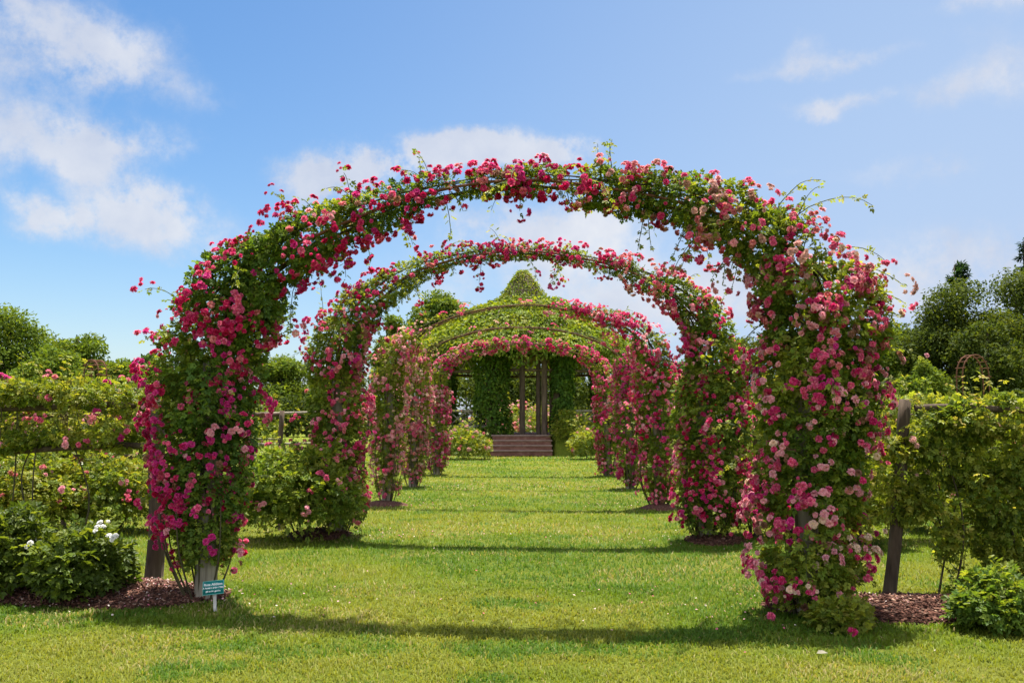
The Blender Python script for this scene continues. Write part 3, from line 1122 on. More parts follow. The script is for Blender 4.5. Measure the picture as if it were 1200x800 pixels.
# ------------------------------------------------------------------ rose arches
ARCH_LABEL = ['nearest rose arch of two rusty hoops on grey posts, spanning the lawn', 'second rose arch from the camera, hoop showing at its crown', 'middle rose arch with a bare hoop against the gazebo roof', 'fourth rose arch from the camera, hoops almost bare across the top', 'farthest rose arch, rimmed with pink roses before the gazebo']
for i in range(5):
    a = at_row(PATHS[i][0][0][0] + (3 if i == 0 else 0), PATHS[i][0][0][1], i)
    b = at_row(PATHS[i][1][0][0], PATHS[i][1][0][1], i)
    top = at_row(PATHS[i][0][-1][0], PATHS[i][0][-1][1] + PATHS[i][0][-1][2] * .35, i)[2]
    c = (a + b) / 2
    c[2] = 0
    half = np.linalg.norm((b - a)[:2]) / 2
    root = thing('rose_arch', ARCH_LABEL[i], 'rose arch', c, 'rose arches over the lawn')
    SP = 1.95
    for s in (-1, 1):
        mb = MB()
        f = c + ROW_T * s * half
        z = np.linspace(-.05, SP, 9)
        r = np.random.default_rng(i * 2 + s + 5)
        pts = np.stack([f[0] + .012 * np.sin(z * 2 + s), f[1] + .01 * np.cos(z * 3), z], -1)
        add_tube(mb, pts, np.linspace(.092, .08, 9) * (1 if s < 0 else .95), (1, 1, 1), 14, True, .10, i)
        mb.build('post', M_WOOD, root, True)
    hl = [c - ROW_T * half + np.array([0, 0, SP - .25])]
    for side, pp in ((0, PATHS[i][0]), (1, PATHS[i][1][::-1])):
        for (x, y, rr_) in pp:
            w_ = at_row(x, y + rr_ * .15, i)
            if w_[2] > SP + .05 and (side == 0 or x > hl_last + 8):
                hl.append(w_)
            if side == 0: hl_last = x
    hl.append(c + ROW_T * half + np.array([0, 0, SP - .25]))
    HP = bez(hl, 48)
    HP[2:-2] = (HP[:-4] + HP[1:-3] + HP[2:-2] + HP[3:-1] + HP[4:]) / 5
    for off in (-.12, .12):
        mb = MB()
        t = np.linspace(0, math.pi, 48)
        q = HP + ROW_N * off
        add_tube(mb, q, .012, (1, 1, 1), 6)
        mb.build('hoop', M_RUST, root, True)
    for k in range(2, 46, 4):
        q = HP[k] + np.array([0, 0, .016])
        mb = MB()
        add_tube(mb, [q - ROW_N * .17, q, q + ROW_N * .17], .007, (1, 1, 1), 6)
        mb.build('rung', M_RUST, root, True)

# ------------------------------------------------------------------ rail fences with roses
def fence(label, posts, rails, mat, group='rail fences carrying roses'):
    """posts: list of (x, y, h, lean x, r); rails: (p0, p1, r)"""
    root = thing('rail_fence', label, 'fence', (posts[0][0], posts[0][1], 0), group)
    for k, (x, y, h, lean, rr) in enumerate(posts):
        z = np.linspace(-.05, h, 9)
        mb = MB()
        add_tube(mb, np.stack([x + lean * z / h + .015 * np.sin(z * 3 + k), y + .01 * np.sin(z * 4), z], -1), np.linspace(rr, rr * .88, 9), (1, 1, 1), 12, True, .14, k + 3)
        mb.build('post', mat, root, True)
    for (p0, p1, rr) in rails:
        mb = MB()
        u = np.linspace(0, 1, 12)[:, None]
        q = np.asarray(p0) * (1 - u) + np.asarray(p1) * u
        q[:, 2] += .012 * np.sin(u[:, 0] * 9)
        add_tube(mb, q, rr, (1, 1, 1), 8, True, .12, 4)
        mb.build('rail', mat, root, True)
    return root


def fence_rose(label, paths, n_leaf, n_clust, pal, seed, leaf=.085, temps=SPRIG6, ramp=YELROSE, shoots=20, group='roses trained along the rail fences', limit=100, foot=None, name='fence_rose', bsize=(.024, .036), gap=.34, canes=6, up=.9, frac=None):
    r = np.random.default_rng(seed)
    foot = np.array(paths[0][0][0]) if foot is None else np.array(foot)
    foot = np.array([foot[0], foot[1], 0])
    root = thing(name, label, 'rose', foot, group)
    mb = MB()
    pos, out, fr, T = vine_points(paths, n_leaf, r, seed, gap=gap)
    pos = pos[pos[:, 2] > .03]
    out = out[:len(pos)]
    put_leaves(mb, pos, out, r, leaf, leaf_colors(len(pos), r, ramp, pos, seed), temps)
    sp, so, _, _ = vine_points(paths, shoots * 3, r, seed + 5, shell=True, gap=.2)
    top = [j for j in range(len(sp)) if so[j][2] > .2][:shoots]
    for j in top:
        shoot(mb, sp[j], so[j] * .5 + np.array([0, 0, up]) + r.normal(size=3) * .3, r.uniform(.15, .4), r, leaf, ramp, temps, 1.2)
    mb.build('foliage', M_LEAF, root)
    if n_clust:
        cc, co, _, _ = vine_points(paths, n_clust, r, seed + 3, shell=True, gap=.30, front=.4)
        BP, BO, BS, idx = cluster(cc, co, r, (1, 6), .06, bsize)
        cp = [pick(r, pal) for _ in cc]
        put_blooms(root, BP, BO, BS, [cp[j] for j in idx], r, limit)
    for q in range(canes):
        P = paths[q % len(paths)][0]
        u = min(.97, max(.03, (.25, .62)[q % 2] + r.normal() * .09))
        t = bez(P, 20)[int(u * 19)]
        g = np.array([t[0] + r.uniform(-.15, .15), t[1] + r.uniform(-.1, .1), -.02])
        g[:2] = g[:2] * .5 + .5 * bez(P, 20)[int((.25, .62)[q % 2] * 19)][:2]
        mid = (g + t) / 2 + r.normal(size=3) * .12
        mc = MB()
        add_tube(mc, bez([g, mid, t], 12), np.linspace(.011, .005, 12), (1, 1, 1), 5)
        mc.build('cane', M_CANE, root, True)
    return root


def rowp(px, py, i, off=0.0):
    return at_row(px, py, i, off)


# left fence, front row: a dark post standing behind the rose column, two rails
Lp = gp(180, 678)
Lx, Ly = Lp[0], Lp[1]


def on_line(px, py, P0):
    d = ray(px, py)
    return CAM + d * (np.dot(P0 - CAM, ROW_N) / np.dot(d, ROW_N))


LP0 = np.array([Lx, Ly, 0])
e1 = on_line(-150, 477, LP0)
e2 = on_line(-150, 532, LP0)
s1, s2 = on_line(176, 476, LP0), on_line(176, 522, LP0)
fence('rustic rail fence with a dark post behind the left foot of the nearest arch', [(Lx, Ly, 1.66, .0, .085), (e1[0], e1[1], 1.66, 0, .08)], [(s1, e1, .035), (s2, e2, .03)], M_DKWOOD)
p1 = np.array([on_line(x, y, LP0) for x, y in ((-120, 460), (-20, 458), (60, 461), (110, 466), (168, 470))])
p2 = np.array([on_line(x, y, LP0) for x, y in ((-120, 516), (-20, 519), (50, 514), (110, 511), (165, 515))])
fence_rose('leafy rose in two bands along the front rails at far left', [(p1, np.array([.115, .11, .10, .12, .11]), np.array([.2] * 5)), (p2, np.array([.08, .08, .045, .08, .075]), np.array([.18] * 5))], 5000, 26, {'magenta': 2, 'pink': 2, 'pale': 1}, 201, ramp=YELROSE, shoots=34, leaf=.07)

# right fence, front row
Rp = gp(1042, 697)
RP0 = np.array([Rp[0], Rp[1], 0])
rt = on_line(1064, 468, RP0)
re_ = on_line(1330, 480, RP0)
fence('rail fence with a leaning grey post right of the nearest arch', [(Rp[0], Rp[1], rt[2], rt[0] - Rp[0], .056), (re_[0], re_[1], 1.6, 0, .08)], [(on_line(1072, 478, RP0), re_, .028)], M_DKWOOD)
rp = []
for (ys, rr) in (((496, 490, 484, 488, 490), .17), ((530, 535, 530, 535, 530), .25), ((580, 585, 585, 590, 590), .25), ((632, 630, 625, 632, 640), .18), ((690, 684, 668, 668, 672), .15)):
    xs = (1022, 1100, 1180, 1240, 1310)
    if rr < .2:
        xs = (1090, 1130, 1180, 1240, 1310) if rr > .16 else (1128, 1150, 1190, 1240, 1310)
    rp.append((np.array([on_line(x, y, RP0) for x, y in zip(xs, ys)]), np.array([rr * .7, rr * .95, rr, rr, rr]), np.array([.15] * 5)))
fence_rose('bronze-tinted leafy rose curtain on the right rail fence, nearly without flowers', rp, 12500, 9, {'faded': 2, 'cream': 1}, 202, ramp=BRONZE, shoots=60, canes=6, gap=.43, leaf=.072)

# ------------------------------------------------------------------ rose bushes
def bush(label, px, pyb, wpx, hpx, seed, n=2600, leaf=.085, temps=SPRIG6, ramp=SHRUB, pal=None, n_clust=0, name='rose_bush', cat='rose bush', group=None, limit=100, deep=1.0, bsize=(.022, .034), shoots=14, cnt=(1, 5), tops=False, z0=None, single=None, hollow=.35):
    r = np.random.default_rng(seed)
    g = gp(px, pyb) if z0 is None else z0
    d = g[1]
    sc = d / F
    rx, h = wpx * sc / 2, hpx * sc
    ry = rx * deep
    zb = float(ground_z(g[0], g[1]))
    root = thing(name, label, cat, (g[0], g[1], zb), group)
    g = np.array([g[0], g[1], zb])
    mb = MB()

    def samp(n, shell):
        k = n * 2
        v = r.normal(size=(k, 3))
        v[:, 2] = np.abs(v[:, 2]) * .95 - .25
        v = norm(v)
        rho = r.uniform(.93, 1.06, k) if shell else hollow + (1 - hollow) * np.sqrt(r.random(k))
        dirp = v * np.array([rx, ry, h * .62])
        mod = .62 + .76 * fbm((dirp + g) * 2.6 / max(.5, rx), seed, 2)
        p = dirp * (rho * mod)[:, None] + g + np.array([0, 0, h * .36])
        keep = (fbm(p * 5.5 / max(.5, rx), seed + 5, 2) > .30) & (p[:, 2] > zb + .03)
        i = np.nonzero(keep)[0][:n]
        return p[i], v[i]
    p, v = samp(n, False)
    if single is None:
        put_leaves(mb, p, v, r, leaf, leaf_colors(len(p), r, ramp, p, seed), temps)
    else:
        put_leaves(mb, p, v, r, leaf, leaf_colors(len(p), r, ramp, p, seed), single)
    sp, sv = samp(shoots * 2, True)
    tips = []
    q = [j for j in range(len(sp)) if sv[j][2] > .15][:shoots]
    for j in q:
        tip, dd = shoot(mb, sp[j] - sv[j] * .05, sv[j] * .5 + np.array([0, 0, .9]) + r.normal(size=3) * .25, h * r.uniform(.12, .28), r, leaf, ramp, temps, .8)
        tips.append((tip, dd))
    mb.build('foliage', M_LEAF, root)
    if pal:
        cc, co = samp(n_clust, True)
        if tops:
            cc, co = np.array([t[0] for t in tips])[:n_clust], norm(np.array([t[1] for t in tips])[:n_clust])
        BP, BO, BS, idx = cluster(cc, co, r, cnt, .055, bsize)
        cp = [pick(r, pal) for _ in cc]
        put_blooms(root, BP, BO, BS, [cp[j] for j in idx], r, limit)
    for k in range(5):
        a = r.random() * 6.28
        t = g + np.array([math.cos(a) * rx * .55, math.sin(a) * ry * .55, h * r.uniform(.5, .8)])
        b = g + np.array([math.cos(a) * rx * .1, math.sin(a) * ry * .1, -.02])
        mc = MB()
        add_tube(mc, bez([b, (b + t) / 2 + r.normal(size=3) * .04 * h, t], 10), np.linspace(.014, .006, 10), (1, 1, 1), 5)
        mc.build('stem', M_CANE, root, True)
    return root


GB = 'rose bushes in the side beds'
bush('dark leafy bush with white roses on the left mulch bed', 95, 702, 104, 82, 301, 2300, .10, ramp=SHRUB, pal={'white': 1}, n_clust=7, group=GB, tops=True, cnt=(2, 5), bsize=(.016, .030), shoots=18)
bush('dark green bush without flowers cut by the left edge of the photo', 6, 702, 84, 100, 302, 1800, .10, ramp=SHRUB, group=GB)
bush('rounded bush with pink roses on the mulch below the second arch', 352, 633, 142, 112, 303, 5600, .085, ramp=MIDROSE, pal={'pink': 3, 'pale': 2, 'salmon': 2}, n_clust=60, group=GB, deep=.8)
bush('low yellow-green bush at the lower right corner on mulch', 1172, 738, 92, 64, 304, 1500, .08, ramp=DARKROSE, group=GB, shoots=20)
bush('small weedy plant on the mulch edge before the nearest arch', 990, 738, 70, 34, 305, 420, .075, ramp=YELROSE, name='weed', cat='weed', shoots=6)
# bed behind the left front fence
bush('bushy pink rose behind the left front fence, left of the dark post', 128, 624, 110, 92, 306, 3400, .09, ramp=YELROSE, pal={'pale': 2, 'salmon': 2, 'pink': 2}, n_clust=34, group=GB)
bush('wide yellow-green rose bush with salmon flowers behind the white roses', 45, 628, 120, 100, 307, 3600, .09, ramp=YELROSE, pal={'salmon': 2, 'faded': 2, 'pale': 1}, n_clust=26, group=GB)
bush('yellow-green rose bush at left photo edge, beyond the front fence rails', -30, 630, 90, 95, 308, 1900, .09, ramp=YELROSE, pal={'salmon': 2, 'pale': 2}, n_clust=14, group=GB)
# right of the second arch
bush('green bush between the second arch foot and the nearest arch at right', 884, 628, 70, 92, 309, 2400, .09, ramp=MIDROSE, pal={'pink': 2, 'pale': 1}, n_clust=14, group=GB)
bush('green bush seen right of the nearest arch, behind the leaning post', 1010, 640, 90, 120, 310, 2600, .09, ramp=YELROSE, group=GB)
bush('pale green bush beyond the right fence, under the rail', 1110, 622, 100, 90, 311, 2600, .09, ramp=YELROSE, pal={'pale': 1, 'salmon': 1}, n_clust=10, group=GB)
bush('yellow-green bush behind the fence at the right photo edge', 1200, 628, 110, 100, 312, 2400, .09, ramp=YELROSE, group=GB)
# bushes on the gazebo mound
GS = 'shrubs beside the gazebo steps'
bush('rounded shrub tinged pink left of the brownstone steps', 546, 538, 60, 36, 320, 1500, .16, SPRIG4, ramp=YELROSE, pal={'salmon': 2, 'faded': 2}, n_clust=26, group=GS, bsize=(.04, .06), name='shrub', cat='shrub', limit=40)
bush('rounded green shrub at the gazebo steps, partly behind the farthest arch foot', 690, 538, 46, 34, 321, 1100, .16, SPRIG4, ramp=YELROSE, pal={'pale': 1}, n_clust=6, group=GS, bsize=(.04, .06), name='shrub', cat='shrub', limit=40)
bush('tall loose yellow-green shrub on the mound right of the steps', 668, 524, 44, 40, 322, 1100, .16, SPRIG4, ramp=YELROSE, group=GS, name='shrub', cat='shrub', z0=np.array([GX + 1.95, GY - 4.6, 0]))
bush('small dark shrub at the top left of the steps', 600, 510, 36, 22, 323, 500, .15, SPRIG4, ramp=MIDROSE, group=GS, name='shrub', cat='shrub', z0=np.array([GX - 2.7, GY - 4.2, 0]))

# ------------------------------------------------------------------ rows further back: fences and their roses
def back_row(i, x0, x1, label_f, label_r, n, pal, n_clust, seed, ytop, ybot, ramp=YELROSE, rail=486, cover=(0, 1)):
    P0 = np.array([0, ROW_Y[i] + .5, 0])
    a, b = on_line(x0, rail, P0), on_line(x1, rail, P0)
    posts = []
    k = max(2, int(abs(b[0] - a[0]) / 2.6) + 1)
    for u in np.linspace(0, 1, k):
        q = a + (b - a) * u
        posts.append((q[0], q[1], 1.58, 0, .038))
    lo = np.array([0, 0, -.55])
    fence(label_f, posts, [(a, b, .026), (a + lo, b + lo, .022)], M_LOG if i == 1 else M_WOOD)
    if label_r:
        ps = []
        for ty in np.linspace(ytop + 16, ybot, 3):
            xs = np.linspace(x0 + (x1 - x0) * cover[0], x0 + (x1 - x0) * cover[1], 6)
            q = np.array([on_line(x, ty + 3 * math.sin(x * .05 + ty), P0) for x in xs])
            h = (ybot - ytop) / 5 * P0[1] / F + .03
            ps.append((q, np.array([h] * 6), np.array([.3] * 6)))
        fence_rose(label_r, ps, n, n_clust, pal, seed, leaf=.11, temps=SPRIG4, ramp=ramp, shoots=24, bsize=(.03, .045))


SALP = {'salmon': 3, 'pale': 3, 'faded': 2, 'pink': 2}
back_row(1, -160, 330, 'weathered fence of the second row, left of the lawn', 'rose topped with pale pink flowers on the second row at left', 5600, SALP, 130, 401, 444, 520, cover=(0, .62))
back_row(2, 175, 400, 'bare grey rail fence in the gap behind the nearest arch at left', None, 0, None, 0, 402, 0, 0, rail=484)
back_row(1, 885, 1330, 'weathered fence of the second row, right of the lawn', 'rose with faded flowers on the second row at right', 6500, {'faded': 3, 'salmon': 1, 'pale': 1}, 34, 403, 470, 545, ramp=BRONZE)
back_row(2, 840, 1200, 'grey rail fence of the third row at right', 'yellow-green rose on the third row at right', 4200, {'pale': 2, 'salmon': 2}, 24, 404, 470, 540)
back_row(3, -100, 330, 'rail fence of the fourth row, far left of the lawn', 'rose with salmon flowers on the fourth row at far left', 4200, SALP, 60, 405, 470, 530)

# ------------------------------------------------------------------ plant sign
def sign():
    g = gp(252, 716)
    root = thing('plant_sign', 'small green name plate with white lettering on a pale stake', 'sign', (g[0], g[1], 0))
    c = at(250, 688, g[1])
    c[1] = g[1]
    mb = MB()
    w, h = .165, .105
    tl = rad(6)
    R = np.array([[math.cos(tl), 0, -math.sin(tl)], [0, 1, 0], [math.sin(tl), 0, math.cos(tl)]]) @ np.array([[1, 0, 0], [0, math.cos(rad(-18)), -math.sin(rad(-18))], [0, math.sin(rad(-18)), math.cos(rad(-18))]])

    def rbox(x0, x1, y0, y1, z0, z1, mat, name, par):
        m = MB()
        add_box(m, ((x0 + x1) / 2, (y0 + y1) / 2, (z0 + z1) / 2), (x1 - x0, y1 - y0, z1 - z0), (1, 1, 1))
        m.V = [(v @ R.T + c).astype(np.float32) for v in m.V]
        return m.build(name, mat, par)
    plate = rbox(-w / 2, w / 2, 0, .005, -h / 2, h / 2, M_SIGN, 'plate', root)
    mb = MB()
    add_tube(mb, [(g[0], g[1] + .012, -.1), ((g[0] + c[0]) / 2, g[1] + .014, c[2] * .5), (c[0], c[1] + .02, c[2] + .03)], .013, (1, 1, 1), 8)
    mb.build('stake', M_STAKE, root)
    # rim
    rim = MB()
    e = .004
    for (x0, x1, z0, z1) in ((-w / 2, w / 2, h / 2 - e, h / 2), (-w / 2, w / 2, -h / 2, -h / 2 + e), (-w / 2, -w / 2 + e, -h / 2 + e, h / 2 - e), (w / 2 - e, w / 2, -h / 2 + e, h / 2 - e)):
        add_box(rim, ((x0 + x1) / 2, -.0015, (z0 + z1) / 2), (x1 - x0, .002, z1 - z0), (1, 1, 1))
    rim.V = [(v @ R.T + c).astype(np.float32) for v in rim.V]
    m, nt = None, None
    ro = rim.build('rim', M_SIGNRIM, root)
    for txt, z, s in (('Rosa Addison', .024, .026), ('A Rambler of the 1900s', -.002, .0165), ('gift to the garden', -.027, .0165)):
        cu = bpy.data.curves.new('lettering', 'FONT')
        cu.body = txt
        cu.size = s
        cu.align_x = 'CENTER'
        cu.align_y = 'CENTER'
        cu.extrude = .0004
        cu.offset = .0006
        to = bpy.data.objects.new('lettering_curve', cu)
        COL.objects.link(to)
        bpy.context.view_layer.update()
        me = bpy.data.meshes.new_from_object(to.evaluated_get(bpy.context.evaluated_depsgraph_get()))
        bpy.data.objects.remove(to)
        me.materials.clear()
        me.materials.append(M_WHITE)
        o = bpy.data.objects.new('lettering', me)
        COL.objects.link(o)
        o.parent = root
        p = R @ np.array([0, -.0035, z]) + c - np.array(root.location)
        m3 = Matrix([list(R[0]) + [0], list(R[1]) + [0], list(R[2]) + [0], [0, 0, 0, 1]])
        o.matrix_basis = Matrix.Translation(Vector(p)) @ m3 @ Matrix.Rotation(rad(90), 4, 'X')


M_SIGNRIM = surf('sign_rim', [(.3, (.12, .42, .38)), (.7, (.16, .46, .42))], (9, 9, 9), .4, bump=0)
sign()


# ------------------------------------------------------------------ fallen roses
def fallen(px, py, label, pal, s):
    g = gp(px, py, .03)
    o = bpy.data.objects.new('fallen_rose', bloom_mesh(pal, 0))
    COL.objects.link(o)
    o.location = g
    o.scale = (s,) * 3
    o.rotation_euler = (rad(50), rad(10), .4)
    tag(o, label, 'fallen rose')


fallen(1000, 741, 'single bright pink rose lying on the lawn before the right mulch bed', 'rose', .042)
fallen(904, 722, 'pale pink rose lying at the mulch edge left of the bushy rose foot', 'pink', .036)
g = gp(957, 765, .035)
mb = MB()
V6, F6 = leaf6(1, .55, .1, .12)
mb.inst((V6, F6, np.ones((6, 3))), np.array([g]), frames(np.array([[1, .15, .1]]), np.array([[0, -.3, 1.0]])), [.075], np.array([[.24, .22, .16]]))
mb2 = mb.build('dry_leaf', M_CHIP)
mb2.location = (0, 0, 0)
tag(mb2, 'pale dry leaf lying on the sunny lawn near the bottom of the photo', 'leaf')


# ------------------------------------------------------------------ gazebo
def gazebo():
    root = thing('gazebo', 'rustic log gazebo buried in creeper at the end of the lawn', 'gazebo', (GX, GY, GH))
    C = np.array([GX, GY, 0])
    R8 = 3.55
    ang = [math.pi / 8 + k * math.pi / 4 for k in range(8)]
    pts = [C + np.array([math.cos(a) * R8, math.sin(a) * R8, 0]) for a in ang]
    mb = MB()
    n = 8
    a = np.array(ang)
    r0 = 3.85
    V = [(GX + math.cos(q) * r0, GY + math.sin(q) * r0, z) for z in (GH - .5, GH + .02) for q in a] + [(GX, GY, GH + .02)]
    mb.add(V, [(i, (i + 1) % 8, 8 + (i + 1) % 8, 8 + i) for i in range(8)], (1, 1, 1))
    mb.F.setdefault(3, []).append(np.array([(8 + i, 8 + (i + 1) % 8, 16) for i in range(8)]))
    mb.build('floor', M_STONE, root)
    ZT = 4.35

    def log(p, q, r, name, mat=M_LOG, seed=0):
        m = MB()
        u = np.linspace(0, 1, 7)[:, None]
        w = np.asarray(p) * (1 - u) + np.asarray(q) * u
        add_tube(m, w, r, (1, 1, 1), 10, True, .12, seed)
        return m.build(name, mat, root, True)
    for k, p in enumerate(pts):
        log(p + [0, 0, GH], p + [0, 0, ZT], .13, 'post', M_LOG, k)
    # front opening: two plain log posts
    yf = pts[5][1]
    fx = [at(612, 480, yf)[0], at(638, 480, yf)[0]]
    log([fx[0], yf - .1, GH], [fx[0], yf - .1, ZT], .115, 'post', M_DKWOOD, 20)
    log([fx[1], yf, GH], [fx[1], yf, ZT], .125, 'post', M_LOG, 21)
    log([fx[1] - .24, yf + .12, GH], [fx[1] - .24, yf + .12, ZT], .10, 'post', M_DKWOOD, 22)
    for k in range(8):
        p, q = pts[k], pts[(k + 1) % 8]
        for z in (ZT, 3.38):
            log(p + [0, 0, z], q + [0, 0, z], .085 if z > 4 else .06, 'beam', M_LOG, k)
        # lattice of crossed branches between the two beams
        for u in (.12, .37, .62):
            w0, w1 = p + (q - p) * u, p + (q - p) * (u + .25)
            log(w0 + [0, 0, 3.42], w1 + [0, 0, ZT - .06], .03, 'lattice_branch', M_WOOD, k)
            log(w1 + [0, 0, 3.42], w0 + [0, 0, ZT - .06], .03, 'lattice_branch', M_WOOD, k)
        if k not in (5, 1):     # railings everywhere but the front and back openings
            for z in (GH + .35, GH + 1.0):
                log(p + [0, 0, z], q + [0, 0, z], .05, 'handrail', M_WOOD, k)
            for u in (.08, .5):
                w0, w1 = p + (q - p) * u, p + (q - p) * (u + .42)
                log(w0 + [0, 0, GH + .37], w1 + [0, 0, GH + .98], .03, 'rail_branch', M_WOOD, k)
                log(w1 + [0, 0, GH + .37], w0 + [0, 0, GH + .98], .03, 'rail_branch', M_WOOD, k)
    # roof: eight-sided bell
    prof = [(4.75, 4.22), (4.0, 4.75), (3.2, 5.28), (2.4, 5.80), (1.6, 6.28), (1.05, 6.58), (.90, 6.72), (.74, 7.02), (.54, 7.38), (.34, 7.70), (.02, 7.92)]
    mb = MB()
    na = 24
    V = []
    for (r, z) in prof:
        for j in range(na):
            q = 2 * math.pi * j / na
            V.append((GX + r * math.cos(q), GY + r * math.sin(q), z))
    for (r, z) in prof[:6]:
        for j in range(na):
            q = 2 * math.pi * j / na
            V.append((GX + r * .985 * math.cos(q), GY + r * .985 * math.sin(q), z - .12))
    Fq = []
    for i in range(len(prof) - 1):
        for j in range(na):
            Fq.append((i * na + j, i * na + (j + 1) % na, (i + 1) * na + (j + 1) % na, (i + 1) * na + j))
    b = len(prof) * na
    for i in range(5):
        for j in range(na):
            Fq.append((b + i * na + j, b + (i + 1) * na + j, b + (i + 1) * na + (j + 1) % na, b + i * na + (j + 1) % na))
    for j in range(na):
        Fq.append((j, b + j, b + (j + 1) % na, (j + 1) % na))
    mb.add(V, Fq, (1, 1, 1))
    mb.build('roof', M_SHINGLE, root)
    # creeper over the roof
    r = np.random.default_rng(77)
    cr = thing('creeper', 'bright green creeper covering the whole gazebo roof up to its peak', 'creeper', (GX, GY, 4.3))
    pr = np.array(prof)
    L = np.concatenate([[0], np.cumsum(np.linalg.norm(np.diff(pr, axis=0), axis=1))])
    n = 26000
    u = r.random(n * 3) * L[-1]
    rr = np.interp(u, L, pr[:, 0])
    keep = r.random(len(u)) < np.maximum(rr, .5) / 4.75
    u, rr = u[keep][:n], rr[keep][:n]
    n = len(u)
    zz = np.interp(u, L, pr[:, 1])
    th = r.random(n) * 2 * math.pi
    sl = np.interp(u, L[:-1], np.diff(pr[:, 1]) / np.maximum(np.linalg.norm(np.diff(pr, axis=0), axis=1), .01))
    nr_ = np.stack([np.cos(th) * sl, np.sin(th) * sl, np.sqrt(np.maximum(0, 1 - sl ** 2))], -1)
    P = np.stack([GX + rr * np.cos(th), GY + rr * np.sin(th), zz], -1)
    bump = fbm(P * 1.3, 5, 3)
    P = P + nr_ * ((.04 + .85 * (bump - .25) * r.random(n)) * np.clip(rr / 1.6, .42, 1))[:, None]
    down = np.stack([np.cos(th) * np.sqrt(np.maximum(0, 1 - sl ** 2)), np.sin(th) * np.sqrt(np.maximum(0, 1 - sl ** 2)), -sl], -1)
    mb = MB()
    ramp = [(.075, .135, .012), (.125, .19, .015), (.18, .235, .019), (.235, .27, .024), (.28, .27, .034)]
    d = down * .8 + r.normal(size=(n, 3)) * .5
    Mx = frames(d, nr_ + r.normal(size=(n, 3)) * .4)
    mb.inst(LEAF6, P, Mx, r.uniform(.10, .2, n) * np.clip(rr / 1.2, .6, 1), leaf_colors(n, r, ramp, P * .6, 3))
    # hanging fringe at the eave
    m = 4200
    th = r.random(m) * 2 * math.pi
    hang = r.random(m) ** 1.6 * (.15 + .75 * fbm(np.stack([np.cos(th) * 5, np.sin(th) * 5, th * 0], -1), 9, 2))
    P = np.stack([GX + (4.75 + r.normal(size=m) * .08) * np.cos(th), GY + (4.75 + r.normal(size=m) * .08) * np.sin(th), 4.28 - hang], -1)
    o = np.stack([np.cos(th), np.sin(th), th * 0], -1)
    d = o * .5 + np.array([0, 0, -.9]) + r.normal(size=(m, 3)) * .4
    mb.inst(LEAF6, P, frames(d, o + np.array([0, 0, .6]) + r.normal(size=(m, 3)) * .4), r.uniform(.10, .18, m), leaf_colors(m, r, ramp[:4]))
    mb.build('foliage', M_IVY, cr)
    mb = MB()
    for k in range(12):
        q = 2 * math.pi * k / 12 + .1
        pts_ = np.array([(GX + a_ * math.cos(q + .1 * math.sin(z_ * 3)), GY + a_ * math.sin(q + .1 * math.sin(z_ * 3)), z_ + .03) for a_, z_ in prof[:9]])
        add_tube(mb, pts_, np.linspace(.035, .012, len(pts_)), (1, 1, 1), 5)
    mb.build('stem', M_CANE, cr, True)
    # creeper pillars: each post its own plant
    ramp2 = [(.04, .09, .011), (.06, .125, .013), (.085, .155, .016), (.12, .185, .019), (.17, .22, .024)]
    spec = [(at(577, 480, yf)[0], yf, .74, .55, 'dark creeper column left of the gazebo opening, the widest one'),
            (at(659, 480, yf)[0], yf, .50, .45, 'glossy creeper column right of the gazebo opening')]
    for k, lab in ((4, 'dark creeper column at the left side of the gazebo, beyond the wide one'), (7, 'dark creeper column at the right side of the gazebo, half hidden by roses')):
        spec.append((pts[k][0], pts[k][1], .42, .4, lab))
    for (x, y, w, dd, lab) in spec:
        cv = thing('creeper', lab, 'creeper', (x, y, GH), 'creepers on the gazebo posts')
        mb = MB()
        P = np.array([(x, y, GH + .05), (x + .03, y, 1.6), (x - .03, y, 2.6), (x, y, 3.5), (x, y, 4.4)])
        pos, out, _, _ = vine_points([(P, np.array([w, w * .9, w * .85, w * .95, w * 1.1]), np.array([dd] * 5))], 4200, r, int(w * 100), inner=.55, freq=1.5, gap=.30)
        d = out * .4 + np.array([0, 0, -.7]) + r.normal(size=(len(pos), 3)) * .5
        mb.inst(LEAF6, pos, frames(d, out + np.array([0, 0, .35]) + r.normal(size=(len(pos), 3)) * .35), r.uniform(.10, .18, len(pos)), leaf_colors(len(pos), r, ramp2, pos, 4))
        mb.build('foliage', M_IVY, cv)
        mc = MB()
        for q in range(3):
            add_tube(mc, np.array([(x + .16 * math.cos(q * 2 + z), y + .16 * math.sin(q * 2 + z), z) for z in np.linspace(GH, 4.3, 16)]), .025, (1, 1, 1), 5)
        mc.build('stem', M_CANE, cv, True)


gazebo()


